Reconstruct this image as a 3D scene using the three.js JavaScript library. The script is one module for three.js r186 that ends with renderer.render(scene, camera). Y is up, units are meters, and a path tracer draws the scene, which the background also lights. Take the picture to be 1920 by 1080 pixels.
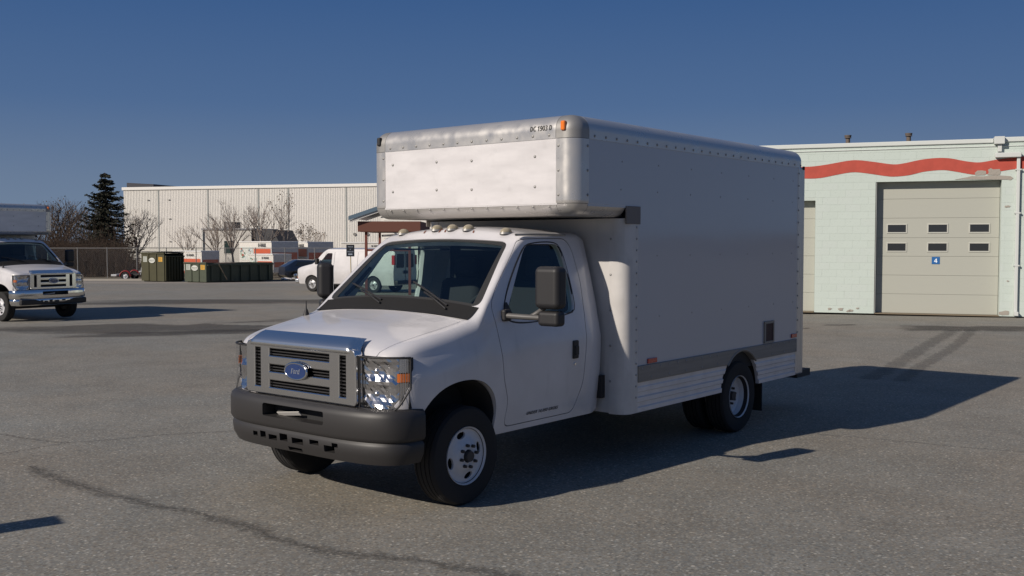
import * as THREE from 'three';
import { mergeGeometries, toCreasedNormals } from 'three/addons/utils/BufferGeometryUtils.js';
import { RoundedBoxGeometry } from 'three/addons/geometries/RoundedBoxGeometry.js';
import { Brush, Evaluator, SUBTRACTION, INTERSECTION, ADDITION } from 'three-bvh-csg';

// ------------------------------------------------------------------ camera, sky, sun, exposure
const scene = new THREE.Scene();
const camera = new THREE.PerspectiveCamera(31.53, 16 / 9, 0.1, 1200);
camera.position.set(0, 1.961, 0);
camera.rotation.set(-0.0438, 0, 0);

const renderer = new THREE.WebGLRenderer({ antialias: true });
renderer.setSize(1024, 576);
renderer.toneMapping = THREE.LinearToneMapping;
renderer.toneMappingExposure = 1.0;
renderer.shadowMap.enabled = true;

{ // clear winter sky: pale blue low down, deep blue above
  const w = 64, h = 512, data = new Float32Array(w * h * 4);
  const stops = [[-90, .10, .10, .10], [-1, .16, .18, .22], [0, .172, .235, .330], [3.5, .138, .200, .308], [7.5, .078, .146, .288], [13.5, .043, .105, .253], [30, .040, .088, .21], [90, .034, .076, .18]];
  for (let j = 0; j < h; j++) {
    const el = (j + .5) / h * 180 - 90;
    let k = 0; while (k < stops.length - 2 && el > stops[k + 1][0]) k++;
    const a = stops[k], b = stops[k + 1], t = Math.min(1, Math.max(0, (el - a[0]) / (b[0] - a[0])));
    for (let i = 0; i < w; i++) { const o = (j * w + i) * 4; for (let c = 0; c < 3; c++) data[o + c] = a[c + 1] + (b[c + 1] - a[c + 1]) * t; data[o + 3] = 1; }
  }
  const tex = new THREE.DataTexture(data, w, h, THREE.RGBAFormat, THREE.FloatType);
  tex.mapping = THREE.EquirectangularReflectionMapping; tex.magFilter = tex.minFilter = THREE.LinearFilter; tex.needsUpdate = true;
  scene.background = tex; scene.environment = tex;
}
const sunDir = new THREE.Vector3(-0.693, 0.495, 0.523).normalize();
const sun = new THREE.DirectionalLight(new THREE.Color().setRGB(1, .91, .80), 4.3);
sun.position.copy(sunDir).multiplyScalar(120); sun.castShadow = true;
sun.shadow.mapSize.set(4096, 4096);
Object.assign(sun.shadow.camera, { left: -70, right: 70, top: 70, bottom: -70, near: 1, far: 320 });
scene.add(sun); scene.add(sun.target);

// ------------------------------------------------------------------ helpers
let seed = 12345;
const rnd = () => { seed = (seed * 1664525 + 1013904223) >>> 0; return seed / 4294967296; };
const rr = (a, b) => a + (b - a) * rnd();
const V = (x, y, z) => new THREE.Vector3(x, y, z);
const lerp = (a, b, t) => a + (b - a) * t;
const clamp = (x, a = 0, b = 1) => Math.min(b, Math.max(a, x));
const F = 1913;
const px2X = (u, D) => (u - 960) / F * D;                         // lateral metres of a pixel column at a depth
const groundY = D => -0.013 * Math.max(0, D - 25) ;               // the lot falls gently away
const used = {};
function numbered(n) { const k = used[n] = (used[n] === undefined ? 0 : used[n] + 1); return k ? n + '_' + String(k).padStart(3, '0') : n; }
function part(name, geo, mat, parent, kind) {
  const m = new THREE.Mesh(Array.isArray(geo) ? merge(geo) : geo, mat);
  m.name = name; m.castShadow = m.receiveShadow = true; if (kind) m.userData.kind = kind;
  parent.add(m); return m;
}
function clean(g) {
  g = g.index ? g.toNonIndexed() : g;
  for (const k of Object.keys(g.attributes)) if (!['position', 'normal', 'uv'].includes(k)) g.deleteAttribute(k);
  if (!g.attributes.normal) g.computeVertexNormals();
  if (!g.attributes.uv) g.setAttribute('uv', new THREE.BufferAttribute(new Float32Array(g.attributes.position.count * 2), 2));
  g.clearGroups(); g.morphAttributes = {}; return g;
}
const merge = list => mergeGeometries(list.map(clean));
function thing(name, label, category, pos = [0, 0, 0], turn = 0, group) {
  const o = new THREE.Group(); o.name = numbered(name); o.position.set(...pos); o.rotation.y = turn;
  o.userData = { label, category }; if (group) o.userData.group = group; scene.add(o); return o;
}
function tag(m, label, category, group) { m.name = numbered(m.name); m.userData.label = label; m.userData.category = category; if (group) m.userData.group = group; return m; }
function struct(name, geo, mat) { const m = part(name, geo, mat, scene, 'structure'); m.name = numbered(name); return m; }
const T = (g, x = 0, y = 0, z = 0, rx = 0, ry = 0, rz = 0) => { if (rx) g.rotateX(rx); if (ry) g.rotateY(ry); if (rz) g.rotateZ(rz); return g.translate(x, y, z); };
const box = (x0, x1, y0, y1, z0, z1) => new THREE.BoxGeometry(Math.abs(x1 - x0), Math.abs(y1 - y0), Math.abs(z1 - z0)).translate((x0 + x1) / 2, (y0 + y1) / 2, (z0 + z1) / 2);
const rbox = (x0, x1, y0, y1, z0, z1, r = .01, s = 2) => new RoundedBoxGeometry(Math.abs(x1 - x0), Math.abs(y1 - y0), Math.abs(z1 - z0), s, Math.min(r, Math.abs(x1 - x0) / 2.01, Math.abs(y1 - y0) / 2.01, Math.abs(z1 - z0) / 2.01)).translate((x0 + x1) / 2, (y0 + y1) / 2, (z0 + z1) / 2);
function rod(a, b, r0, r1 = r0, seg = 8) {
  a = V(...a); b = V(...b); const d = b.clone().sub(a), L = d.length();
  const g = new THREE.CylinderGeometry(r1, r0, L, seg, 1); g.translate(0, L / 2, 0);
  g.applyQuaternion(new THREE.Quaternion().setFromUnitVectors(V(0, 1, 0), d.normalize())); return g.translate(a.x, a.y, a.z);
}
const tube = (pts, r, seg = 24, rad = 8, closed = false) => new THREE.TubeGeometry(new THREE.CatmullRomCurve3(pts.map(p => V(...p)), closed), seg, r, rad, closed);
function poly(pts) { const s = new THREE.Shape(); pts.forEach((p, i) => i ? s.lineTo(p[0], p[1]) : s.moveTo(p[0], p[1])); s.closePath(); return s; }
function rpoly(pts, r) { // polygon with rounded corners
  const s = new THREE.Shape(), n = pts.length;
  for (let i = 0; i < n; i++) {
    const p = pts[i], a = pts[(i + n - 1) % n], b = pts[(i + 1) % n];
    const da = Math.hypot(a[0] - p[0], a[1] - p[1]), db = Math.hypot(b[0] - p[0], b[1] - p[1]);
    const ra = Math.min(r, da * .45), rb = Math.min(r, db * .45);
    const p1 = [p[0] + (a[0] - p[0]) * ra / da, p[1] + (a[1] - p[1]) * ra / da], p2 = [p[0] + (b[0] - p[0]) * rb / db, p[1] + (b[1] - p[1]) * rb / db];
    i ? s.lineTo(...p1) : s.moveTo(...p1); s.quadraticCurveTo(p[0], p[1], p2[0], p2[1]);
  }
  s.closePath(); return s;
}
const ext = (shape, d, bevel = 0, seg = 6) => new THREE.ExtrudeGeometry(shape, { depth: d, bevelEnabled: bevel > 0, bevelSize: bevel, bevelThickness: bevel, bevelSegments: 2, curveSegments: seg });
const mirrorZ = g => { g = clean(g.clone()); g.scale(1, 1, -1); const p = g.attributes; for (const k in p) { const a = p[k], s = a.itemSize; for (let i = 0; i < a.count; i += 3) for (let c = 0; c < s; c++) { const t = a.array[(i + 1) * s + c]; a.array[(i + 1) * s + c] = a.array[(i + 2) * s + c]; a.array[(i + 2) * s + c] = t; } } return g; };
function gridGeo(nu, nv, fn, flip = false) { // fn(u,v) -> [x,y,z]
  const pos = [], uv = [], idx = [];
  for (let j = 0; j <= nv; j++) for (let i = 0; i <= nu; i++) { pos.push(...fn(i / nu, j / nv)); uv.push(i / nu, j / nv); }
  for (let j = 0; j < nv; j++) for (let i = 0; i < nu; i++) { const a = j * (nu + 1) + i, b = a + 1, c = a + nu + 1, d = c + 1; flip ? idx.push(a, c, b, b, c, d) : idx.push(a, b, c, b, d, c); }
  const g = new THREE.BufferGeometry(); g.setAttribute('position', new THREE.Float32BufferAttribute(pos, 3)); g.setAttribute('uv', new THREE.Float32BufferAttribute(uv, 2)); g.setIndex(idx); g.computeVertexNormals(); return g;
}
const evaluator = new Evaluator(); evaluator.useGroups = false; evaluator.attributes = ['position', 'normal', 'uv'];
const brush = g => { const b = new Brush(clean(g.clone ? g.clone() : g)); b.updateMatrixWorld(); return b; };
const csg = (a, b, op) => { const r = evaluator.evaluate(a, b, op); r.updateMatrixWorld(); return r; };
const sub = (a, ...bs) => bs.reduce((x, b) => csg(x, b.isMesh ? b : brush(b), SUBTRACTION), a.isMesh ? a : brush(a));
const inter = (a, b) => csg(a.isMesh ? a : brush(a), b.isMesh ? b : brush(b), INTERSECTION);

// ------------------------------------------------------------------ noise and textures
const perm = new Uint8Array(512); { const a = [...Array(256).keys()]; for (let i = 255; i > 0; i--) { const j = Math.floor(rnd() * (i + 1)); [a[i], a[j]] = [a[j], a[i]]; } for (let i = 0; i < 512; i++) perm[i] = a[i & 255]; }
function vnoise(x, y, per = 256) { // tiling value noise
  const xi = Math.floor(x), yi = Math.floor(y), fx = x - xi, fy = y - yi, m = v => ((v % per) + per) % per;
  const h = (a, b) => perm[perm[m(a) & 255] + (m(b) & 255)] / 255, u = fx * fx * (3 - 2 * fx), v = fy * fy * (3 - 2 * fy);
  return lerp(lerp(h(xi, yi), h(xi + 1, yi), u), lerp(h(xi, yi + 1), h(xi + 1, yi + 1), u), v);
}
const fbm = (x, y, per, oct = 4) => { let s = 0, a = .5, n = 0; for (let o = 0; o < oct; o++) { s += a * vnoise(x, y, per); n += a; x = x * 2 + 17 * per; y = y * 2 + 5 * per; per *= 2; a *= .5; } return s / n; };
function dataTex(n, fn, srgb, m = n) {
  const d = new Uint8Array(n * m * 4);
  for (let j = 0; j < m; j++) for (let i = 0; i < n; i++) { const c = fn(i, j, i / n, j / m), o = (j * n + i) * 4; for (let k = 0; k < 3; k++) d[o + k] = clamp(Array.isArray(c) ? c[k] : c) * 255; d[o + 3] = 255; }
  const t = new THREE.DataTexture(d, n, m); t.wrapS = t.wrapT = THREE.RepeatWrapping; t.magFilter = THREE.LinearFilter; t.minFilter = THREE.LinearMipmapLinearFilter; t.generateMipmaps = true;
  if (srgb) t.colorSpace = THREE.SRGBColorSpace; t.needsUpdate = true; return t;
}
function textTex(w, h, draw) {
  const c = document.createElement('canvas'); c.width = w; c.height = h; const x = c.getContext('2d'); draw(x, w, h);
  const t = new THREE.CanvasTexture(c); t.colorSpace = THREE.SRGBColorSpace; return t;
}
// lettering: coverage goes in alphaMap (white letters on black)
function letterMat(text, font, w, h, color, opt = {}) {
  const t = textTex(w, h, (x) => { x.fillStyle = '#000'; x.fillRect(0, 0, w, h); x.fillStyle = '#fff'; x.font = font; x.textAlign = 'center'; x.textBaseline = 'middle'; (opt.draw || (() => x.fillText(text, w / 2, h / 2, w * .98)))(x, w, h); });
  t.colorSpace = THREE.NoColorSpace;
  return new THREE.MeshStandardMaterial({ color, roughness: .6, alphaMap: t, transparent: true, alphaTest: 0, side: THREE.DoubleSide });
}
const asphaltTex = (() => {
  const N = 2048, d = new Float32Array(N * N);
  for (let j = 0; j < N; j++) for (let i = 0; i < N; i++) d[j * N + i] = .49 + .10 * (fbm(i / 128, j / 128, 16, 4) - .5) + .07 * (rnd() - .5);
  for (let k = 0; k < 200000; k++) { // stones of the aggregate
    const cx = rnd() * N, cy = rnd() * N, r = rr(.8, 3.2), t = rnd(), v = t < .38 ? rr(-.18, -.05) : t < .92 ? rr(.02, .12) : rr(.14, .36);
    for (let y = Math.floor(cy - r); y <= cy + r; y++) for (let x = Math.floor(cx - r); x <= cx + r; x++) if ((x - cx) ** 2 + (y - cy) ** 2 < r * r) { const o = ((y + N) % N) * N + (x + N) % N; d[o] = d[o] * .4 + (.51 + v) * .6; }
  }
  const warm = new Float32Array(64 * 64).map(() => rnd());
  return dataTex(N, (i, j) => { const v = d[j * N + i], w = .012 * (vnoise(i / 4, j / 4, 512) - .5) * 3; return [v * .995 + w, v * .957, v * .882 - w]; }, true);
})();
const grimeTex = dataTex(512, (i, j) => { const a = fbm(i / 64, j / 64, 8, 5), b = fbm(i / 16, j / 64, 32, 3); return .93 + .07 * clamp(a * 1.6 - .2) - .03 * clamp(b * 3 - 1.9); }, true);
const brushedTex = dataTex(256, (i, j) => .5 + .5 * (fbm(i / 8, j / 32, 32, 4) - .3));
const waveTex = dataTex(256, (i, j) => .7 * fbm(i / 64, j / 64, 4, 2) + .3 * fbm(i / 128, j / 22, 2, 2));
const coarseTex = dataTex(256, (i, j) => fbm(i / 8, j / 8, 32, 4));

const C = (r, g, b) => new THREE.Color().setRGB(r, g, b);
const phys = (c, rough, o = {}) => new THREE.MeshPhysicalMaterial({ color: c, roughness: rough, side: THREE.DoubleSide, ...o });
const std = (c, rough, metal = 0, o = {}) => new THREE.MeshStandardMaterial({ color: c, roughness: rough, metalness: metal, side: THREE.DoubleSide, ...o });
const M = {
  paint: phys(C(.64, .62, .625), .36, { map: grimeTex, clearcoat: .7, clearcoatRoughness: .08 }),
  shadedSidePanel: phys(C(.45, .46, .49), .09, { clearcoat: .4, clearcoatRoughness: .16, bumpMap: waveTex, bumpScale: .003 }),  // white panel; shade and blue sky tint are put into its base colour
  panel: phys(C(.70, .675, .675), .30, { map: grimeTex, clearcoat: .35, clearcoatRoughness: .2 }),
  alu: std(C(.60, .575, .545), .55, .62, { roughnessMap: brushedTex, map: grimeTex }),
  aluDull: std(C(.36, .35, .335), .55, .6, { map: grimeTex }),
  chrome: std(C(.74, .74, .74), .13, 1),
  chromeSoft: std(C(.80, .80, .79), .27, 1),
  plastic: std(C(.018, .017, .018), .55),
  bumperBlack: std(C(.029, .027, .027), .5, 0, { bumpMap: coarseTex, bumpScale: .001 }),
  dark: std(C(.020, .020, .021), .8),
  liner: std(C(.028, .027, .027), .9),
  wheelSilver: std(C(.52, .52, .53), .4, .35),
  rubber: std(C(.018, .017, .017), .88),
  steelDark: std(C(.05, .047, .045), .7, .3),
  wheelWhite: phys(C(.60, .60, .62), .42, { map: grimeTex }),
  nut: std(C(.06, .055, .055), .6, .4),
  glass: phys(C(.80, .93, .90), 0, { transmission: 1, thickness: 0, ior: 1.5 }),
  sideGlass: phys(C(.62, .74, .70), 0, { transmission: 1, thickness: 0, ior: 1.5 }),
  lens: phys(C(.97, .97, .98), .02, { transmission: 1, thickness: 0, ior: 1.45 }),
  amber: phys(C(.85, .20, .015), .18, { clearcoat: 1 }),
  amberOff: phys(C(.33, .285, .20), .35),
  red: phys(C(.45, .02, .015), .25, { clearcoat: .8 }),
  interior: std(C(.020, .021, .024), .95),
  seat: std(C(.022, .022, .026), .95),
  trimPale: std(C(.20, .22, .18), .8),
  blueOval: phys(C(.012, .035, .13), .2, { clearcoat: 1 }),
  rust: std(C(.16, .045, .02), .9),
};
M.alu.map = null;

// ------------------------------------------------------------------ ground
const asphalt = std(C(1, 1, 1), .93, 0, { map: asphaltTex, vertexColors: true });
{
  const xs = [], ds = [];
  const ramp = (a, b, n) => [...Array(n)].map((_, i) => a + (b - a) * i / n);
  ds.push(...ramp(-40, 2, 10), ...ramp(2, 16, 70), ...ramp(16, 40, 70), ...ramp(40, 90, 40), ...ramp(90, 420, 12), 420);
  xs.push(...ramp(-260, -40, 12), ...ramp(-40, -14, 34), ...ramp(-14, 16, 110), ...ramp(16, 50, 24), ...ramp(50, 260, 10), 260);
  const pos = [], uv = [], col = [], idx = [], nx = xs.length, nd = ds.length;
  for (const d of ds) for (const x of xs) {
    pos.push(x, groundY(d), -d); uv.push(x / 7, d / 7);
    let k = 1 + .16 * (fbm(x * .35 + 60, d * .35 + 60, 4096, 3) - .5) + .12 * (fbm(x * 1.4 + 20, d * .9 + 80, 4096, 3) - .5);
    let w = (fbm(x * .22 + 9, d * .22 + 3, 4096, 2) - .5) * .12 + (fbm(x * 1.1 + 40, d * 1.1 + 13, 4096, 2) - .5) * .09;
    col.push(k * (1 + w), k, k * (1 - w));
  }
  for (let j = 0; j < nd - 1; j++) for (let i = 0; i < nx - 1; i++) { const a = j * nx + i; idx.push(a, a + 1, a + nx, a + 1, a + nx + 1, a + nx); }
  const g = new THREE.BufferGeometry(); g.setAttribute('position', new THREE.Float32BufferAttribute(pos, 3)); g.setAttribute('uv', new THREE.Float32BufferAttribute(uv, 2)); g.setAttribute('color', new THREE.Float32BufferAttribute(col, 3)); g.setIndex(idx); g.computeVertexNormals();
  struct('asphalt_lot', g, asphalt);
}
// a stain, crack or track lies as a thin patched sheet on the asphalt; its ragged outline is in the alpha map
function stain(name, pts, width, mat, lift = .004) {
  const cur = new THREE.CatmullRomCurve3(pts.map(([x, d]) => V(x, 0, -d))), n = Math.max(16, pts.length * 10);
  const L = cur.getLength(), p = [], uv = [], idx = [];
  for (let i = 0; i <= n; i++) {
    const a = cur.getPoint(i / n), t = cur.getTangent(i / n), s = [-t.z, t.x];
    for (const e of [-1, 1]) { const X = a.x + s[0] * e * width / 2, Z = a.z + s[1] * e * width / 2; p.push(X, groundY(-Z) + lift, Z); uv.push(i / n * Math.max(1, Math.round(L / (width * 4))), e * .5 + .5); }
  }
  for (let i = 0; i < n; i++) idx.push(i * 2, i * 2 + 2, i * 2 + 1, i * 2 + 1, i * 2 + 2, i * 2 + 3);
  const g = new THREE.BufferGeometry(); g.setAttribute('position', new THREE.Float32BufferAttribute(p, 3)); g.setAttribute('uv', new THREE.Float32BufferAttribute(uv, 2)); g.setIndex(idx); g.computeVertexNormals();
  return struct(name, g, mat);
}
function alphaStain(color, fn, nx = 512, ny = 128) { const t = dataTex(nx, (i, j, u, v) => fn(u, v, i, j), false, ny); return std(color, .9, 0, { alphaMap: t, transparent: true }); }
const crackMat = alphaStain(C(.062, .056, .052), (u, v, i, j) => {
  const c = .5 + .16 * (fbm(u * 16, 3, 16, 3) - .5), w = .10 + .30 * fbm(u * 8, 7, 8, 2), n = fbm(u * 64, v * 16, 64, 3);
  const core = Math.abs(v - c) < .014 && n > .42 ? .5 : 0; return Math.max(core, clamp(1.0 - Math.abs(v - c) / w * 1.0 + (n - .5) * 1.8) * .36) * (v > .03 && v < .97 ? 1 : 0);
});
const hairMat = alphaStain(C(.055, .05, .047), (u, v) => { const c = .5 + .5 * (fbm(u * 24, 11, 24, 4) - .5), n = fbm(u * 64, v * 8, 64, 2); return clamp(1.15 - Math.abs(v - c) / .16 + (n - .5)) * .32; });
const dampMat = alphaStain(C(.058, .051, .046), (u, v) => { const n = fbm(u * 6, v * 3, 6, 5), e = Math.min(u, 1 - u, v * 1.2, (1 - v) * 1.2); return clamp((n - .62 + e * 1.5) * 3.2) * .46; }, 256, 128);
const trackMat = alphaStain(C(.060, .055, .052), (u, v) => { const n = fbm(u * 12, v * 4, 12, 4), e = Math.abs(v - .5); return clamp((.40 - e + (n - .5) * .5) * 6) * .22 * (v > .03 && v < .97 ? 1 : 0); }, 512, 64);
stain('asphalt_crack', [[-4.25, 8.9], [-3.6, 8.25], [-2.77, 7.62], [-2.3, 7.35], [-2.08, 7.16], [-1.8, 6.95], [-1.56, 6.7], [-1.3, 6.5], [-1.08, 6.37], [-.8, 6.3], [-.59, 6.24], [-.35, 6.1], [-.1, 5.98], [.2, 5.7], [.35, 5.2]], .34, crackMat);
stain('asphalt_crack', [[-6.2, 10.9], [-5.25, 10.4], [-4.36, 9.97], [-3.6, 10.35], [-2.9, 10.6], [-2.2, 11.0]], .14, hairMat);
stain('asphalt_crack', [[-5.6, 8.9], [-4.9, 9.3], [-4.36, 9.95]], .12, hairMat);
stain('asphalt_crack', [[2.8, 10.6], [3.9, 10.0], [4.6, 9.6], [5.8, 9.2]], .12, hairMat);
stain('asphalt_crack', [[-2.6, 12.3], [-1.9, 11.6], [-1.4, 11.4]], .14, hairMat);
stain('damp_patch', [[-12.5, 24.6], [-9.2, 23.6], [-6.6, 23.9], [-4.2, 26]], 3.6, dampMat, .005);
stain('damp_patch', [[-10, 21.6], [-8, 22.0], [-6.2, 22.6], [-4.5, 22.4]], 1.5, dampMat, .008);
stain('damp_patch', [[8.6, 23.6], [10.6, 23.5], [12.6, 23.0]], 1.9, dampMat, .005);
stain('damp_patch', [[-18, 36], [-8, 37.5], [0, 37]], 5, dampMat, .005);
stain('tyre_track', [[5.1, 14.6], [5.96, 16.0], [8.0, 19.6], [10.0, 23.0]], .42, trackMat, .009);
stain('tyre_track', [[5.5, 14.4], [6.35, 15.9], [8.5, 19.5], [10.5, 23.2]], .34, trackMat, .009);
for (const [x, d, l, w] of [[3.9, 17.6, .7, .2], [4.8, 19.4, .6, .22], [5.9, 21.8, .7, .24], [6.6, 23.4, .8, .3], [7.9, 24.4, 1.1, .4]]) stain('oil_spot', [[x - l / 2, d], [x, d + .03], [x + l / 2, d + .1]], w, dampMat);
{ // worn concrete apron at the far edge of the lot and a bleached kerb behind it
  const g = gridGeo(60, 2, (u, v) => { const x = lerp(-46, -2, u), d = 61.5 + v * 4.2 + (v > .3 ? .5 : 1) * (fbm(u * 30, v * 2, 64, 2) - .5); return [x, groundY(d) + .006, -d]; });
  struct('concrete_apron', g, std(C(.30, .265, .225), .95, 0, { map: grimeTex }));
  struct('grass_verge', gridGeo(90, 30, (u, v) => { const x = lerp(-150, 120, u), d = lerp(69.2, 300, v * v); return [x, groundY(d) + .03 + .05 * fbm(u * 90, v * 30, 256, 2), -d]; }), std(C(.13, .105, .065), 1, 0, { map: grimeTex }));
  struct('kerb', box(-60, -19, groundY(69) - .1, groundY(69) + .13, -69.2, -69), std(C(.36, .33, .29), .95));
}

// ------------------------------------------------------------------ lofted vehicle bodies
// key: [x, yb, zb, ym, zm, ysh, zsh, yt, zt, yc]  bottom, widest line, shoulder, top edge, crown
function keyAt(keys, x) {
  if (!keys.slopes) { // monotone cubic through the stations
    const n = keys.length, d = keys.slice(1).map((b, k) => b.map((v, i) => (v - keys[k][i]) / (b[0] - keys[k][0])));
    keys.slopes = keys.map((q, k) => q.map((_, i) => { if (!k) return d[0][i]; if (k === n - 1) return d[n - 2][i]; const p = d[k - 1][i], s = d[k][i]; return p * s <= 0 ? 0 : 2 * p * s / (p + s); }));
  }
  let k = 0; while (k < keys.length - 2 && x < keys[k + 1][0]) k++;
  const a = keys[k], b = keys[k + 1], h = b[0] - a[0], t = clamp((x - a[0]) / h), A = keys.slopes[k], B = keys.slopes[k + 1], t2 = t * t, t3 = t2 * t;
  return a.map((v, i) => i ? (2 * t3 - 3 * t2 + 1) * v + (t3 - 2 * t2 + t) * h * A[i] + (3 * t2 - 2 * t3) * b[i] + (t3 - t2) * h * B[i] : lerp(a[0], b[0], t));
}
function section(K, inset = 0) {
  let [, yb, zb, ym, zm, ysh, zsh, yt, zt, yc] = K; zb -= inset; zm -= inset; zsh -= inset; zt -= inset * .6; ysh -= inset * .6; yt -= inset; yc -= inset;
  const p = [];
  for (let i = 0; i < 3; i++) p.push([yb, zb * i / 3]);
  for (let i = 0; i < 9; i++) { const t = i / 9, y = lerp(yb, ym, t); p.push([y, lerp(zb, zm, 1 - (1 - t) * (1 - t))]); }
  for (let i = 0; i < 9; i++) { const t = i / 9; p.push([lerp(ym, ysh, t), lerp(zm, zsh, t) + .012 * Math.sin(t * Math.PI)]); }
  const cy = yt + (yc - yt) * .12, cz = zsh + (zsh - zm) / Math.max(.05, ysh - ym) * (yt - ysh) * .5;
  for (let i = 0; i < 8; i++) { const t = i / 8, q = 1 - t; p.push([q * q * ysh + 2 * q * t * cy + t * t * yt, q * q * zsh + 2 * q * t * cz + t * t * zt]); }
  for (let i = 0; i <= 8; i++) { const z = zt * (1 - i / 8); p.push([yt + (yc - yt) * (1 - (z / zt) ** 2), z]); }
  return p;
}
function loft(keys, x0, x1, n, inset = 0, dx = 0, yb = null, crease = .55) {
  const rings = [];
  for (let i = 0; i <= n; i++) {
    const x = lerp(x0, x1, i / n), K = keyAt(keys, x + dx).slice(); if (yb !== null) K[1] = yb;
    const h = section(K, inset), ring = h.map(([y, z]) => [x, y, z]);
    for (let j = h.length - 2; j > 0; j--) ring.push([x, h[j][0], -h[j][1]]);
    rings.push(ring);
  }
  const m = rings[0].length, pos = [], idx = [];
  rings.forEach(r => r.forEach(p => pos.push(...p)));
  for (let i = 0; i < n; i++) for (let j = 0; j < m; j++) { const a = i * m + j, b = i * m + (j + 1) % m, c = a + m, d = b + m; idx.push(a, b, c, b, d, c); }
  for (const [i, f] of [[0, 1], [n, 0]]) { const r = rings[i], c = pos.length / 3; pos.push(r[0][0], (r[0][1] + r[Math.floor(m / 2)][1]) / 2, 0); for (let j = 0; j < m; j++) { const a = i * m + j, b = i * m + (j + 1) % m; f ? idx.push(c, b, a) : idx.push(c, a, b); } }
  let g = new THREE.BufferGeometry(); g.setAttribute('position', new THREE.Float32BufferAttribute(pos, 3)); g.setIndex(idx);
  g = toCreasedNormals(g.toNonIndexed(), crease); const P = g.attributes.position, uv = new Float32Array(P.count * 2);
  for (let i = 0; i < P.count; i++) { uv[i * 2] = P.getX(i) / 2.2; uv[i * 2 + 1] = (P.getY(i) + P.getZ(i) * .6) / 2.2; }
  g.setAttribute('uv', new THREE.BufferAttribute(uv, 2)); return g;
}
function sideZ(keys, x, y) { const s = section(keyAt(keys, x)); for (let i = 3; i < s.length - 1; i++) if (y >= s[i][0] && y <= s[i + 1][0] && s[i + 1][0] > s[i][0]) return lerp(s[i][1], s[i + 1][1], (y - s[i][0]) / (s[i + 1][0] - s[i][0])); return s[12][1]; }
const topY = (keys, x, z) => { const K = keyAt(keys, x); return K[7] + (K[9] - K[7]) * (1 - Math.min(1.05, (z / K[8]) ** 2)); };
// quads of four (x,y) corners mapped on the body side, d metres outside it; s = side sign
const sidePatch = (keys, q, s, d, nu = 8, nv = 6) => gridGeo(nu, nv, (u, v) => {
  const x = lerp(lerp(q[0][0], q[1][0], u), lerp(q[3][0], q[2][0], u), v), y = lerp(lerp(q[0][1], q[1][1], u), lerp(q[3][1], q[2][1], u), v);
  return [x, y, s * (sideZ(keys, x, y) + d)];
}, s < 0);

// ------------------------------------------------------------------ wheels (axle along z, outer face towards +z)
function tyreGeo(R, r, w) {
  const p = [[r, -w * .42], [r + .02, -w * .46], [R * .86, -w * .5], [R * .95, -w * .47], [R - .008, -w * .40]];
  for (const z of [-.30, -.10, .10, .30]) p.push([R - .002, (z - .075) * w], [R - .002, (z - .022) * w], [R - .014, (z - .016) * w], [R - .014, (z + .016) * w], [R - .002, (z + .022) * w]);
  p.push([R - .002, w * .36], [R - .008, w * .40], [R * .95, w * .47], [R * .86, w * .5], [r + .02, w * .46], [r, w * .42], [r - .01, w * .3], [r - .01, -w * .3], [r, -w * .42]);
  return toCreasedNormals(T(new THREE.LatheGeometry(p.map(q => new THREE.Vector2(...q)), 56), 0, 0, 0, Math.PI / 2), .5);
}
function rimDisc(r, w, profile, holes) { // profile: [radius, z] pairs, closed by a back face
  const p = [...profile.map(q => new THREE.Vector2(...q))], back = profile.slice().reverse().map(([a, b]) => new THREE.Vector2(a, b - .012));
  const lathe = T(new THREE.LatheGeometry([...p, ...back, p[0].clone()], 48), 0, 0, 0, Math.PI / 2);
  let b = brush(lathe);
  for (const [a, rad, ra, rb] of holes) b = sub(b, T(new THREE.CylinderGeometry(1, 1, .4, 18).scale(ra, 1, rb).rotateX(Math.PI / 2), rad * Math.cos(a), rad * Math.sin(a), 0, 0, 0, 0).applyMatrix4(new THREE.Matrix4()));
  return b.geometry;
}
const TY = tyreGeo(.372, .205, .215);
const frontRim = (() => {
  const prof = [[.05, .090], [.092, .088], [.112, .078], [.128, .062], [.155, .056], [.182, .050], [.196, .050], [.205, .062], [.212, .074], [.2185, .079], [.2185, .070]];
  let b = brush(fixHand(T(new THREE.LatheGeometry([...prof, [.205, .048], [.196, .036], [.18, .036], [.14, .040], [.05, .065], [.05, .090]].map(q => new THREE.Vector2(...q)), 56), 0, 0, 0, Math.PI / 2)));
  for (let k = 0; k < 4; k++) { const a = .25 + k * Math.PI / 2; const c = new THREE.CylinderGeometry(1, 1, .3, 20).rotateX(Math.PI / 2).scale(.025, .046, 1).rotateZ(a).translate(.160 * Math.cos(a), .160 * Math.sin(a), .03); b = sub(b, c); }
  return toCreasedNormals(clean(b.geometry), .6).translate(0, 0, .026);
})();
const rearRim = toCreasedNormals(clean(T(new THREE.LatheGeometry([[.05, -.03], [.11, -.03], [.13, -.022], [.165, -.035], [.187, -.02], [.194, .03], [.205, .05], [.213, .075], [.2185, .082], [.2185, .072], [.205, .04], [.199, -.05], [.05, -.05], [.05, -.03]].map(q => new THREE.Vector2(...q)), 56), 0, 0, 0, Math.PI / 2)), .6).translate(0, 0, .024);
const nutGeo = (R, z) => merge([...Array(8)].map((_, k) => { const a = k * Math.PI / 4 + .2; return T(new THREE.CylinderGeometry(.012, .013, .032, 6).rotateX(Math.PI / 2), R * Math.cos(a), R * Math.sin(a), z); }));
const frontNuts = nutGeo(.083, .124), rearNuts = nutGeo(.085, .008);
const frontHub = T(new THREE.CylinderGeometry(.040, .046, .06, 20).rotateX(Math.PI / 2), 0, 0, .112), rearHub = T(new THREE.CylinderGeometry(.045, .05, .07, 20).rotateX(Math.PI / 2), 0, 0, .008);
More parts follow.
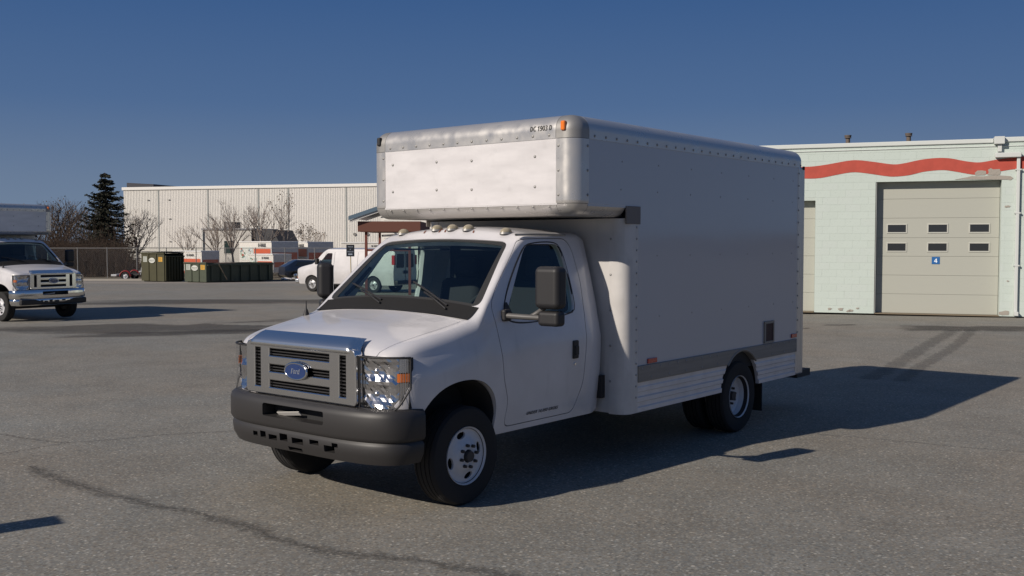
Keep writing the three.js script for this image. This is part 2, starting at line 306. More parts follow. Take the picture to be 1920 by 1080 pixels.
const brakeDrum = T(new THREE.CylinderGeometry(.165, .165, .08, 28).rotateX(Math.PI / 2), 0, 0, -.02);
function wheel(parent, x, z, kind, rimMat = M.wheelWhite, scale = 1, y = .372) {
  const w = new THREE.Group(); w.name = 'wheel'; parent.add(w); w.position.set(x, y, z); if (z < 0) w.rotation.y = Math.PI; w.scale.setScalar(scale);
  part('tyre', TY, M.rubber, w); part('rim', kind === 'front' ? frontRim : rearRim, rimMat, w);
  part('lug_nuts', kind === 'front' ? frontNuts : rearNuts, M.nut, w, 'stuff'); part('hub', kind === 'front' ? frontHub : rearHub, M.nut, w); part('brake_drum', brakeDrum, M.steelDark, w).position.z = kind === 'front' ? 0 : -.09;
  return w;
}

// ------------------------------------------------------------------ the moving truck (x forward, driver's side z < 0, origin under the front axle)
const CAB = [
  [.72, .62, .70, .92, .80, 1.05, .80, 1.165, .68, 1.215],
  [.69, .60, .78, .92, .87, 1.08, .86, 1.195, .72, 1.250],
  [.62, .58, .86, .93, .945, 1.12, .915, 1.225, .76, 1.282],
  [.50, .54, .915, .95, .985, 1.15, .945, 1.258, .785, 1.315],
  [.35, .50, .935, .97, .998, 1.17, .955, 1.288, .80, 1.345],
  [.00, .48, .945, 1.00, 1.003, 1.23, .965, 1.355, .83, 1.400],
  [-.12, .48, .945, 1.02, 1.003, 1.27, .965, 1.385, .86, 1.425],
  [-.19, .48, .945, 1.05, 1.003, 1.34, .955, 1.425, .895, 1.475],
  [-.30, .48, .945, 1.08, 1.003, 1.46, .925, 1.53, .868, 1.58],
  [-.83, .48, .945, 1.15, 1.003, 1.935, .815, 1.995, .742, 2.045],
  [-.90, .48, .945, 1.15, 1.003, 1.965, .812, 2.03, .73, 2.082],
  [-1.05, .48, .945, 1.15, 1.003, 1.975, .812, 2.05, .72, 2.105],
  [-1.50, .48, .945, 1.15, 1.003, 1.985, .812, 2.055, .72, 2.11],
  [-1.62, .48, .945, 1.15, 1.000, 1.985, .808, 2.05, .71, 2.10],
  [-1.76, .50, .915, 1.15, .965, 1.96, .775, 2.02, .68, 2.06],
];
const windowPoly = [[-.46, 1.385], [-1.30, 1.372], [-1.375, 1.40], [-1.385, 1.60], [-1.345, 1.90], [-1.30, 1.955], [-.93, 1.955], [-.86, 1.93]];
const doorPoly = [[-.425, .525], [-.455, .73], [-.39, .90], [-.345, 1.2], [-.315, 1.49], [-.40, 1.60], [-.80, 1.978], [-.87, 2.0], [-1.43, 2.005], [-1.50, 1.92], [-1.535, 1.64], [-1.50, 1.2], [-1.465, .76], [-1.345, .525]];

function archShape(lo = .2) { const arch = new THREE.Shape(); arch.moveTo(.50, lo); arch.lineTo(.50, .72); arch.bezierCurveTo(.42, .90, .22, .955, .03, .95); arch.bezierCurveTo(-.20, .945, -.315, .82, -.32, .66); arch.lineTo(-.29, lo); arch.closePath(); return arch; }
const cab = (() => {
  const outer = loft(CAB, .72, -1.76, 84), inner = loft(CAB, -.24, -1.70, 40, .055, .06, .80);
  let s = sub(outer, inner);
  // windscreen opening: prism along the glass normal, and the two side windows
  const n = V(.672, .74, 0).normalize(), up = V(-.74, .672, 0).normalize();
  const wsPoly = rpoly([[.055, -.875], [.055, .875], [.80, .715], [.80, -.715]], .09); // (s up the slope, z)
  const ws = ext(wsPoly, .5).translate(0, 0, -.25).applyMatrix4(new THREE.Matrix4().makeBasis(up, V(0, 0, 1), n.clone().cross(V(0, 0, 0)).lengthSq() ? n : n)).translate(-.195, 1.44, 0);
  s = sub(s, fixHand(ws));
  s = sub(s, ext(rpoly(windowPoly, .06), 2.6).translate(0, 0, -1.3));
  // wheel arches, and pockets for the head lamps
  const arch = archShape();
  const a1 = ext(arch, .5, 0, 16).translate(0, 0, .62);
  s = sub(s, a1, mirrorZ(a1));
  const pk = ext(poly([[.60, 1.165], [.60, .95], [.695, .79], [1.1, .79], [1.1, 1.165]]), .6).translate(0, 0, .625);
  s = sub(s, pk, mirrorZ(pk));
  const cen = [0, 0]; doorPoly.forEach(p => { cen[0] += p[0] / doorPoly.length; cen[1] += p[1] / doorPoly.length; });
  const shr = doorPoly.map(([x, y]) => [cen[0] + (x - cen[0]) * .986, cen[1] + (y - cen[1]) * .992]);
  const cut = ext(rpoly(doorPoly, .07), .62).translate(0, 0, .6), ins = ext(rpoly(shr, .07), .62).translate(0, 0, .6);
  const doorR = inter(s, ins), doorL = inter(s, mirrorZ(ins));
  s = sub(s, cut, mirrorZ(cut));
  const hoodOut = poly([[.80, .715], [.66, .77], [.45, .80], [-.075, .84], [-.105, .6], [-.115, 0], [-.105, -.6], [-.075, -.84], [.45, -.80], [.66, -.77], [.80, -.715]]);
  const hoodIn = poly([[.80, .709], [.66, .764], [.45, .794], [-.069, .834], [-.099, .6], [-.109, 0], [-.099, -.6], [-.069, -.834], [.45, -.794], [.66, -.764], [.80, -.709]]);
  const hp = sh => ext(sh, .6).rotateX(Math.PI / 2).scale(1, 1, -1).translate(0, 1.75, 0);
  const hood = inter(s, fixHand(hp(hoodIn)));
  s = sub(s, fixHand(hp(hoodOut)));
  return { body: clean(s.geometry), doorR: clean(doorR.geometry), doorL: clean(doorL.geometry), hood: clean(hood.geometry) };
})();
function fixHand(g) { // flip triangles when the mapping turned the solid inside out
  g = clean(g); const p = g.attributes.position; let vol = 0; const a = V(), b = V(), c = V();
  for (let i = 0; i < p.count; i += 3) { a.fromBufferAttribute(p, i); b.fromBufferAttribute(p, i + 1); c.fromBufferAttribute(p, i + 2); vol += a.dot(b.cross(c)); }
  if (vol < 0) { for (const k in g.attributes) { const A = g.attributes[k], s = A.itemSize; for (let i = 0; i < A.count; i += 3) for (let q = 0; q < s; q++) { const t = A.array[(i + 1) * s + q]; A.array[(i + 1) * s + q] = A.array[(i + 2) * s + q]; A.array[(i + 2) * s + q] = t; } } }
  { const N = g.attributes.normal; let dot = 0; const n = V(); for (let i = 0; i < p.count; i += 3) { a.fromBufferAttribute(p, i); b.fromBufferAttribute(p, i + 1).sub(a); c.fromBufferAttribute(p, i + 2).sub(a); dot += b.cross(c).dot(n.fromBufferAttribute(N, i)); } if (dot < 0) for (let i = 0; i < N.array.length; i++) N.array[i] *= -1; }
  return g;
}

// bumper: a closed profile swept round the front corners
function bumperGeo() {
  const prof = [[.0, .800], [.045, .795], [.070, .775], [.080, .74], [.080, .60], [.066, .575], [.052, .565], [.058, .555], [.066, .54], [.058, .47], [.025, .405], [-.03, .395], [-.03, .60], [-.03, .78]];
  const half = [[.80, 0], [.80, .30], [.79, .52], [.768, .68], [.735, .79], [.685, .872], [.615, .912], [.54, .922], [.485, .924]];
  const plan = [...half.slice(1).reverse().map(([x, z]) => [x, -z]), ...half];
  const cur = new THREE.CatmullRomCurve3(plan.map(([x, z]) => V(x, 0, z))), n = 72, pos = [], idx = [], m = prof.length;
  for (let i = 0; i <= n; i++) { const p = cur.getPoint(i / n), t = cur.getTangent(i / n), nn = [t.z, -t.x]; for (const [o, y] of prof) { pos.push(p.x + nn[0] * o, y, p.z + nn[1] * o); } }
  for (let i = 0; i < n; i++) for (let j = 0; j < m; j++) { const a = i * m + j, b = i * m + (j + 1) % m; idx.push(a, b, a + m, b, b + m, a + m); }
  for (const [i, f] of [[0, 1], [n, 0]]) for (let j = 1; j < m - 1; j++) f ? idx.push(i * m, i * m + j + 1, i * m + j) : idx.push(i * m, i * m + j, i * m + j + 1);
  const g = new THREE.BufferGeometry(); g.setAttribute('position', new THREE.Float32BufferAttribute(pos, 3)); g.setIndex(idx);
  return fixHand(toCreasedNormals(g.toNonIndexed(), .7));
}
const bumper = (() => {
  let b = brush(bumperGeo());
  b = sub(b, ext(rpoly([[-.36, .655], [.34, .655], [.34, .752], [-.36, .752]], .02), .4).rotateY(-Math.PI / 2).translate(1.1, 0, 0).scale(1, 1, 1));
  for (const [z, y, w, h] of [[.46, .50, .06, .035], [.36, .505, .07, .05], [.24, .495, .10, .04], [.11, .51, .09, .055], [-.05, .50, .13, .045], [-.24, .515, .10, .035], [-.40, .485, .11, .05], [.0, .43, .16, .03], [-.46, .52, .06, .03]])
    b = sub(b, box(.6, 1.1, y - h / 2, y + h / 2, z - w / 2, z + w / 2));
  return clean(b.geometry);
})();

// head lamp: clear wrap-round lens over a chrome bowl, amber signal at the outer end
const lampPlan = new THREE.CatmullRomCurve3([V(.775, 0, .635), V(.768, 0, .74), V(.735, 0, .855), V(.672, 0, .935), V(.603, 0, .972)]);
const lampBottom = x => x > .695 ? .795 : lerp(.795, .95, (.695 - x) / .095);
const lampGrid = (u0, u1, y0, y1, off, bump = 0, nu = 24, nv = 16) => gridGeo(nu, nv, (u, v) => {
  const t = lerp(u0, u1, u), p = lampPlan.getPoint(t), tg = lampPlan.getTangent(t), n = [tg.z, -tg.x], lo = Math.max(y0, lampBottom(p.x) + .006), y = lerp(lo, Math.max(lo + .002, y1), v);
  let o = off; if (bump) { const du = (t - .34) / .34, dv = (y - 1.06) / .085, dv2 = (y - .90) / .085; const b1 = Math.min(1, du * du + dv * dv), b2 = Math.min(1, du * du + dv2 * dv2); o -= bump * (2 - b1 - b2) ; }
  return [p.x + n[0] * o, y, p.z + n[1] * o];
});

const tagText = { plate: letterMat('DC 1903 D', 'bold 96px sans-serif', 512, 128, C(.02, .02, .02)), gross: letterMat('UNDER 14,050 GROSS', 'italic bold 84px sans-serif', 1024, 128, C(.05, .045, .045)),
  clear: letterMat('', 'bold 40px sans-serif', 128, 512, C(.02, .02, .02), { draw: (x, w, h) => { x.beginPath(); x.moveTo(38, 10); x.lineTo(68, 90); x.lineTo(8, 90); x.fill(); x.fillRect(26, 90, 24, 110); x.fillRect(26, 300, 24, 200); x.save(); x.translate(32, 250); x.rotate(Math.PI / 2); x.font = 'bold 44px sans-serif'; x.fillText("10'", 0, 0); x.restore(); x.save(); x.translate(98, 250); x.rotate(Math.PI / 2); x.font = 'bold 60px sans-serif'; x.fillText('CLEARANCE', 0, 0, 450); x.restore(); } }) };

const BX = { f: -1.049, r: -5.554, W: 1.1935, e: .195, top: 3.012, att: 2.187, p1: 2.816, p2: 2.287, nose: -1.80, skirt: .462, rT: .876, rB: .729, R: .13 };
const cargo = (() => {
  const { f, r, W, e, top, att, p1, p2, nose, R } = BX, out = {};
  const shell = brush(rbox(r, f, att, top, -W, W, R, 8));
  const cutp = (x0, x1, y0, y1, z0, z1) => clean(inter(shell, box(x0, x1, y0, y1, z0, z1)).geometry);
  const g = .0018;
  out.railL = cutp(r - 1, f - e - g, p1, 4, -2, -W + e); out.railR = cutp(r - 1, f - e - g, p1, 4, W - e, 2);
  out.railF = cutp(f - e, 1, p1, 4, -W + e + g, W - e - g);
  out.capTL = cutp(f - e + g, 1, p1 + g, 4, -2, -W + e - g); out.capTR = cutp(f - e + g, 1, p1 + g, 4, W - e + g, 2);
  out.postL = cutp(f - e + g, 1, p2 + g, p1 - g, -2, -W + e - g); out.postR = cutp(f - e + g, 1, p2 + g, p1 - g, W - e + g, 2);
  out.capBL = cutp(f - e + g, 1, 1, p2 - g, -2, -W + e - g); out.capBR = cutp(f - e + g, 1, 1, p2 - g, W - e + g, 2);
  out.lowF = cutp(f - e, 1, 1, p2, -W + e + g, W - e - g);
  out.lowL = cutp(-1.80, f - e - g, 1, p2, -2, -W + e); out.lowR = cutp(-1.80, f - e - g, 1, p2, W - e, 2);
  // nose wall with rounded vertical corners
  const ns = new THREE.Shape(); ns.moveTo(nose - .25, -W); ns.lineTo(nose - R, -W); ns.quadraticCurveTo(nose, -W, nose, -W + R); ns.lineTo(nose, W - R); ns.quadraticCurveTo(nose, W, nose - R, W); ns.lineTo(nose - .25, W); ns.closePath();
  const nb = brush(fixHand(ext(ns, att - .462 - .01, 0, 16).rotateX(Math.PI / 2).translate(0, att - .01, 0)));
  const nosePart = (z0, z1) => clean(inter(nb, box(nose - .205, 1, 0, 4, z0, z1)).geometry);
  out.noseL = nosePart(-2, -W + .17); out.noseR = nosePart(W - .17, 2);
  out.noseWall = box(nose - .2, nose - .004, .47, att - .01, -W + .172, W - .172);
  return out;
})();

function buildTruck(parent) {
  const P = (n, g, m, par = parent, k) => part(n, g, m, par, k), { f, r, W, e, top, att, p1, p2, nose, skirt, rT, rB } = BX;
  // --- cab
  P('cab_body', cab.body, M.paint); P('hood', cab.hood, M.paint);
  for (const s of [-1, 1]) {
    const d = P('door', s < 0 ? cab.doorL : cab.doorR, M.paint);
    P('window_glass', sidePatch(CAB, [[-.40, 1.36], [-1.43, 1.35], [-1.40, 1.985], [-.80, 1.985]], s, -.022, 12, 8), M.sideGlass, d);
    const hz = s * (sideZ(CAB, -1.32, 1.07) + .004);
    P('door_handle', [rbox(-1.362, -1.284, .99, 1.145, hz - .012, hz + .012, .012), rbox(-1.350, -1.296, 1.02, 1.10, hz + s * .012 - .012, hz + s * .012 + .012, .01)], M.plastic, d);
    P('lock', T(new THREE.CylinderGeometry(.012, .012, .012, 14).rotateX(Math.PI / 2), -1.322, .945, s * (sideZ(CAB, -1.322, .945) + .003)), M.chromeSoft, d);
    if (s < 0) { const l = P('weight_lettering', sidePatch(CAB, [[-.66, .572], [-1.17, .572], [-1.17, .625], [-.66, .625]], s, .003, 12, 3), tagText.gross, d); l.castShadow = false; }
    P('window_trim', tube([...windowPoly].map(([x, y]) => [x, y, s * (sideZ(CAB, x, y) - .006)]), .009, 60, 6, true), M.plastic, d);
    P('inner_trim', rbox(-1.40, -.48, .85, 1.33, s * .905 - .015, s * .905 + .015, .012), M.trimPale, d);
  }
  for (const s of [-1, 1]) P('drip_moulding', tube([[-.80, 2.03, s * .78], [-.95, 2.035, s * .80], [-1.2, 2.035, s * .805], [-1.45, 2.03, s * .80]], .010, 20, 6), M.aluDull);
  // windscreen follows the loft a little below the body skin
  const wz = x => lerp(.905, .752, clamp((-.195 - x) / .62));
  const wsGrid = (u0, u1, v0, v1, off, nu = 20, nv = 14) => gridGeo(nu, nv, (u, v) => { const x = lerp(-.195, -.825, lerp(v0, v1, v)), z = lerp(-1, 1, lerp(u0, u1, u)) * wz(x); return [x - off * .67, topY(CAB, x, z) - off * .74, z]; });
  const ws = P('windscreen', wsGrid(0, 1, 0, 1, .012), M.glass);
  P('windscreen_band', [wsGrid(0, 1, .875, 1.0, .008, 20, 2), wsGrid(0, .055, .10, .875, .008, 2, 12), wsGrid(.945, 1, .10, .875, .008, 2, 12), wsGrid(0, 1, 0, .10, .008, 20, 2)], M.dark, ws);
  P('cowl', gridGeo(30, 4, (u, v) => { const z = lerp(-.875, .875, u), x = lerp(-.098, -.235, v); return [x, topY(CAB, x, z) + .008 + (v > .7 ? -.02 * (v - .7) : 0), z]; }), std(C(.008, .0075, .0075), .95));
  for (const [za, zb, k] of [[.62, .05, 0], [-.10, -.62, 1]]) { // wipers: arm from the cowl, blade lying up the glass
    const w = new THREE.Group(); w.name = 'wiper'; parent.add(w);
    const on = (x, z, o) => [x + o * .67, topY(CAB, x, z) + o * .74, z], z0 = k ? -.60 : .14, z1 = k ? -.20 : .54;
    P('wiper_arm', tube([on(-.17, z0, .02), on(-.22, lerp(z0, z1, .4), .05), on(-.27, lerp(z0, z1, .8), .03)], .008, 16, 6), M.plastic, w);
    P('wiper_blade', tube([on(-.205, z0 + .02, .012), on(-.28, lerp(z0, z1, .7), .016), on(-.36, lerp(z0, z1, 1.35), .012)], .009, 16, 6), M.plastic, w);
  }
  // interior
  P('dashboard', [rbox(-.62, -.27, 1.02, 1.33, -.90, .90, .07, 3), rbox(-.46, -.25, 1.25, 1.37, -.86, .86, .05, 3)], M.interior);
  P('steering_wheel', [T(new THREE.TorusGeometry(.195, .016, 10, 36), 0, 0, 0, 0, Math.PI / 2, .42).translate(-.80, 1.36, -.42), rod([-.80, 1.36, -.42], [-.50, 1.20, -.42], .03), rod([-.80, 1.36, -.23], [-.80, 1.36, -.61], .018), rod([-.81, 1.36, -.42], [-.80, 1.19, -.42], .018)], M.interior);
  for (const z of [-.43, .43]) {
    const st = P('seat', [rbox(-1.45, -.95, .88, 1.06, z - .25, z + .25, .06, 3), T(rbox(-.09, .09, 0, .62, -.24, .24, .07, 3), -1.43, 1.02, z, 0, 0, .16)], M.seat);
    P('headrest', T(rbox(-.05, .05, 0, .17, -.13, .13, .045, 3), -1.55, 1.66, z, 0, 0, .1), M.seat, st);
  }
  P('cab_back_trim', box(-1.695, -1.685, .82, 2.0, -.76, .76), M.interior);
  P('grab_handle', tube([[-.40, 1.50, .835], [-.45, 1.56, .80], [-.58, 1.69, .765], [-.64, 1.74, .77]], .016, 20, 8), M.plastic);
  P('visor', [rbox(-.99, -.86, 1.90, 1.915, -.70, -.12, .006), rbox(-.99, -.86, 1.90, 1.915, .12, .70, .006)], M.interior);
  for (const z of [.60, .185, 0, -.185, -.60]) {
    const x = -.885, y = topY(CAB, x, z); const l = P('roof_lamp', T(new THREE.SphereGeometry(.043, 18, 10, 0, Math.PI * 2, 0, Math.PI / 2).scale(1.35, 1.0, 1.0), x - .01, y + .006, z, 0, 0, 0), M.amberOff);
    P('lamp_base', T(new THREE.CylinderGeometry(.046, .05, .016, 20).scale(1.3, 1, 1), x - .01, y + .002, z), M.aluDull, l);
  }
  for (const [z, L] of [[.30, .03], [.12, .05], [.05, .028], [-.28, .02]]) P('rust_streak', gridGeo(6, 2, (u, v) => { const x = -.845 - u * L * 1.6, zz = z + (v - .5) * .016 + u * .02; return [x, topY(CAB, x, zz) + .003, zz]; }), M.rust);
  P('antenna', [rod([.02, topY(CAB, .02, .80) - .01, .86], [.02, 1.40, .86], .03, .012, 10), rod([.02, 1.39, .86], [.02, 1.47, .86], .006, .004)], M.plastic);
  // --- mirrors
  for (const s of [-1, 1]) {
    const m = new THREE.Group(); m.name = 'mirror'; parent.add(m);
    const hd = g => s < 0 ? g : T(g.translate(.53, 0, -1.34), -.53, 0, 1.26, 0, -.62, 0);
    P('mirror_head', hd(rbox(-.60, -.46, 1.462, 1.785, s < 0 ? -1.455 : 1.25, s < 0 ? -1.225 : 1.43, .045, 4)), M.plastic, m);
    P('spot_mirror_head', hd(rbox(-.595, -.48, 1.33, 1.445, Math.min(s * 1.245, s * 1.44), Math.max(s * 1.245, s * 1.44), .03, 3)), M.plastic, m);
    P('mirror_glass', [hd(rbox(-.604, -.598, 1.49, 1.76, Math.min(s * 1.27, s * 1.41), Math.max(s * 1.27, s * 1.41), .002)), hd(rbox(-.599, -.593, 1.345, 1.43, Math.min(s * 1.265, s * 1.42), Math.max(s * 1.265, s * 1.42), .002))], M.chrome, m);
    P('mirror_arm', [tube([[-.44, 1.40, s * .965], [-.47, 1.395, s * 1.12], [-.52, 1.39, s * 1.27]], .022, 14, 8), tube([[-.50, 1.39, s * 1.16], [-.53, 1.43, s * 1.22], [-.53, 1.47, s * 1.28]], .02, 10, 8)], std(C(.10, .095, .09), .5), m);
    P('mirror_bracket', [sidePatch(CAB, [[-.43, 1.37], [-.56, 1.37], [-.50, 1.50], [-.475, 1.50]], s, .012, 6, 6), rbox(-.50, -.41, 1.355, 1.45, s * .965 - .025, s * .965 + .025, .02)], M.plastic, m);
  }
  // --- grille
  const gr = new THREE.Group(); gr.name = 'grille'; parent.add(gr); gr.position.x = -.02; gr.scale.z = .94;
  const fs = rpoly([[-.665, .815], [.665, .815], [.66, 1.19], [.60, 1.215], [-.60, 1.215], [-.66, 1.19]], .03);
  const hole = (z0, z1, y0, y1) => fs.holes.push(new THREE.Path([[z0, y0], [z0, y1], [z1, y1], [z1, y0]].map(q => new THREE.Vector2(...q))));
  hole(-.375, .375, 1.098, 1.168); hole(-.375, .375, .976, 1.046); hole(-.375, .375, .856, .926); hole(.475, .565, .856, 1.168); hole(-.565, -.475, .856, 1.168);
  P('grille_frame', ext(fs, .055, .008, 6).rotateY(Math.PI / 2).translate(.765, 0, 0), M.chrome, gr);
  { const row = [[.80, 1.165, .668], [.832, 1.178, .66], [.836, 1.20, .655], [.828, 1.222, .645], [.80, 1.248, .63], [.765, 1.272, .612], [.73, 1.287, .60], [.705, 1.284, .595]];   // x, y, half width
    P('hood_band', gridGeo(48, 7, (u, v) => { const q = row[Math.round(v * 7)], t = u * 2 - 1, k = Math.max(0, Math.abs(t) - .9) / .1; return [q[0] - .075 * k * k, q[1] - .012 * k * k, t * q[2]]; }), M.chromeSoft, gr); }
  P('grille_backing', box(.735, .745, .82, 1.20, -.64, .64), M.dark, gr);
  for (const [y0, y1] of [[1.098, 1.168], [.976, 1.046], [.856, .926]]) for (let k = 0; k < 3; k++) P('grille_slat', rbox(.765, .80, y0 + .012 + k * .0215, y0 + .021 + k * .0215, -.372, .372, .003, 1), M.plastic, gr);
  for (const s of [-1, 1]) for (let k = 0; k < 12; k++) P('grille_slat', rbox(.765, .80, .868 + k * .025, .878 + k * .025, s * .52 - .043, s * .52 + .043, .003, 1), M.plastic, gr);
  const em = P('emblem', T(new THREE.CylinderGeometry(.5, .5, .02, 44).rotateZ(Math.PI / 2).scale(1, .112, .245), .846, 1.012, 0), M.blueOval, gr);
  P('emblem_ring', tube([...Array(28)].map((_, k) => { const a = k / 28 * Math.PI * 2; return [.848, 1.012 + .06 * Math.sin(a), .132 * Math.cos(a)]; }), .0105, 72, 8, true), M.chrome, gr);
  const scr = letterMat('Ford', 'italic 150px serif', 512, 192, C(.24, .26, .30)); P('emblem_script', gridGeo(1, 1, (u, v) => [.8585, .980 + .064 * v, .082 - .164 * u]), scr, gr).castShadow = false;
  // --- head lamps
  for (const s of [-1, 1]) {
    const l = new THREE.Group(); l.name = 'headlight'; parent.add(l); const mz = g => s > 0 ? g : mirrorZ(g);
    { const rg = lampGrid(0, .74, .80, 1.155, -.035, .030, 11, 15), rp = rg.attributes.position; for (let i = 0; i < rp.count; i++) rp.setX(i, rp.getX(i) + .007 * (perm[i & 511] / 255 - .5)); const fg = rg.toNonIndexed(); fg.computeVertexNormals(); P('lamp_reflector', mz(fg), M.reflector, l); }   // faceted bowl
    P('lamp_reflector', mz(lampGrid(.74, 1, .80, .985, -.02, 0, 10, 10)), M.reflector, l);
    P('lamp_reflector', mz(lampGrid(.74, 1, 1.055, 1.155, -.02, 0, 10, 6)), M.chromeSoft, l);
    P('turn_signal', mz(lampGrid(.70, .985, .99, 1.05, -.012, 0, 10, 4)), M.amber, l);
    for (const y of [1.06, .90]) P('bulb', mz(T(new THREE.SphereGeometry(.022, 14, 10), .70, y, .735)), M.chromeSoft, l);
    P('lamp_ribs', mz(merge([.76, .82, .88, .94].map(u => lampGrid(u, u + .012, .80, 1.15, -.008, 0, 1, 8)))), M.chromeSoft, l);
    P('lamp_lens', mz(lampGrid(0, 1, .79, 1.16, .0, 0, 28, 6)), M.lens, l);
    const ol = []; for (let k = 0; k <= 14; k++) { const q = lampPlan.getPoint(k / 14); ol.push([q.x, 1.162, q.z]); } for (let k = 14; k >= 0; k--) { const q = lampPlan.getPoint(k / 14); ol.push([q.x, lampBottom(q.x), q.z]); }
    P('lamp_trim', mz(merge(ol.map((q, k) => rod(q, ol[(k + 1) % ol.length], .0075, .0075, 6)))), M.plastic, l);
    P('lamp_housing', box(.56, .60, .80, 1.16, Math.min(s * .64, s * .955), Math.max(s * .64, s * .955)), M.dark, l);
  }
  // --- bumper and what shows through it
  const bp = P('bumper', bumper, M.bumperBlack); bp.userData.label = 'scuffed black front bumper with broken lower openings';
  P('bumper_beam', box(.70, .76, .42, .76, -.62, .62), M.dark);
  P('plate_bracket', T(box(-.003, .003, -.018, .018, -.15, .15), .80, .680, .12, .16, 0, -.7), std(C(.55, .53, .50), .6));
  P('radiator_support', [box(.60, .70, .55, .80, -.70, .70)], M.dark);
  // --- chassis
  P('wheel_well', [box(-.45, .56, .96, 1.0, .30, .93), box(-.45, .56, .96, 1.0, -.93, -.30), box(-.50, .60, .42, .99, -.32, .32), box(-.40, -.34, .55, .96, .32, .92), box(-.40, -.34, .55, .96, -.92, -.32)], M.liner);
  for (const s of [-1, 1]) { const ap = archShape(.56).getPoints(14).slice(1, -1); P('arch_liner', [gridGeo(ap.length - 1, 1, (u, v) => { const q = ap[Math.round(u * (ap.length - 1))]; return [.09 + (q.x - .09) * .985, q.y - .012, s * lerp(.40, .955, v)]; }), new THREE.ShapeGeometry(archShape(.56)).translate(0, 0, s * .64)], M.liner); }
  P('frame_rail', box(-5.45, .62, .50, .66, -.46, -.38), M.dark); P('frame_rail', box(-5.45, .62, .50, .66, .38, .46), M.dark);
  P('front_axle', [rod([0, .34, -.8], [0, .34, .8], .05), rod([.05, .45, -.5], [.05, .45, .5], .03)], M.steelDark);
  P('rear_axle', [rod([-4, .37, -1.05], [-4, .37, 1.05], .07), T(new THREE.SphereGeometry(.19, 18, 12), -4, .37, 0)], M.steelDark);
  P('drive_shaft', rod([-.9, .55, 0], [-3.9, .42, 0], .05), M.steelDark);
  P('fuel_tank', rbox(-3.2, -2.1, .42, .72, -.36, .36, .06), M.dark);
  P('cab_floor', box(-1.78, -.40, .56, .62, -.90, .90), M.liner);
  wheel(parent, 0, -.855, 'front'); wheel(parent, 0, .855, 'front');
  for (const s of [-1, 1]) { wheel(parent, -4.0, s * 1.075, 'rear'); wheel(parent, -4.0, s * .80, 'rear'); }
  // --- cargo box
  const Q = (n, k, m = M.alu) => P(n, cargo[k], m);
  Q('top_rail', 'railL'); Q('top_rail', 'railR'); Q('top_rail', 'railF'); Q('corner_cap', 'capTL', M.aluDull); Q('corner_cap', 'capTR', M.aluDull);
  Q('corner_post', 'postL'); Q('corner_post', 'postR'); Q('corner_cap', 'capBL'); Q('corner_cap', 'capBR'); Q('lower_rail', 'lowF'); Q('lower_rail', 'lowL'); Q('lower_rail', 'lowR');
  Q('nose_corner', 'noseL', M.panelNose); Q('nose_corner', 'noseR', M.panelNose); Q('nose_wall', 'noseWall', M.panelNose);
  P('front_panel', box(f - .04, f - .004, p2 - .01, p1 + .01, -W + e - .01, W - e + .01), M.panel);
  P('roof_panel', box(r + .12, f - .18, top - .05, top - .003, -W + e - .02, W - e + .02), M.aluDull);
  P('attic_floor', box(nose - .1, f - .12, att + .004, att + .03, -W + .1, W - .1), M.aluDull);
  for (const s of [-1, 1]) {
    const za = s * (W - .004), zb = s * (W - .04), sh = poly([[r + .19, rT - .01], [nose - .205, rT - .01], [nose - .205, p2 - .02], [f - e + .01, p2 - .02], [f - e + .01, p1 + .012], [r + .19, p1 + .012]]);
    P('side_panel', uvBox(ext(sh, .03).translate(0, 0, s > 0 ? W - .034 : -W + .004)), M.shadedSidePanel);
    const arch = T(new THREE.CylinderGeometry(.425, .425, 1, 40).rotateX(Math.PI / 2), -4.01, .42, s * W);
    P('rub_rail', clean(sub(rbox(r + .19, nose - .203, rB, rT, Math.min(s * (W - .05), s * (W + .012)), Math.max(s * (W - .05), s * (W + .012)), .006), arch).geometry), M.railDull);
    // ribbed skirt
    const sp = []; const ys = [skirt, .50, .51, .545, .555, .59, .60, .635, .645, .68, .69, rB - .002], zs = [0, 0, -.012, -.012, 0, 0, -.012, -.012, 0, 0, -.006, -.006];
    ys.forEach((y, i) => sp.push([zs[i], y])); sp.push([-.04, rB - .002], [-.04, skirt]);
    const sk = ext(poly(sp), (nose - .203) - (r + .19)).rotateY(Math.PI / 2); // x along length, profile z -> -z
    const skg = fixHand(s > 0 ? sk.clone().scale(1, 1, -1).translate(r + .19, 0, W - .004) : sk.translate(r + .19, 0, -W + .004));
    P('skirt', clean(sub(skg, arch).geometry), M.paint);
    const lip = new THREE.TorusGeometry(.434, .012, 8, 40, Math.PI - 1.5).rotateZ(.75).translate(-4.01, .425, s * (W + .008)); P('arch_lip', lip, M.railDull);
    P('wheel_housing', [T(new THREE.CylinderGeometry(.44, .44, .62, 28, 1, true, Math.PI / 2, Math.PI).rotateX(Math.PI / 2), -4.01, .44, s * .86)], M.liner);
    P('rear_post', rbox(r, r + .188, skirt, p1 + .01, Math.min(s * (W - .12), s * (W + .004)), Math.max(s * (W - .12), s * (W + .004)), .02, 3), M.alu);
    P('post_bracket', rbox(-2.03, -1.803, 2.128, p2 - .004, Math.min(s * (W - .008), s * (W + .006)), Math.max(s * (W - .008), s * (W + .006)), .003), std(C(.20, .18, .165), .7, .3));
    P('reflector', rbox(-2.32, -2.165, .884, .928, s * (W + .004) - .006, s * (W + .004) + .006, .004), M.red);
    P('reflector', rbox(-5.37, -5.23, .894, .938, s * (W + .004) - .006, s * (W + .004) + .006, .004), M.red);
    const vz = s * (W + .002);
    const vf = P('side_hatch', [box(-4.765, -4.53, 1.095, 1.12, vz - .012, vz + .012), box(-4.765, -4.53, .885, .905, vz - .012, vz + .012), box(-4.765, -4.74, .905, 1.095, vz - .012, vz + .012), box(-4.555, -4.53, .905, 1.095, vz - .012, vz + .012)], M.railDull);
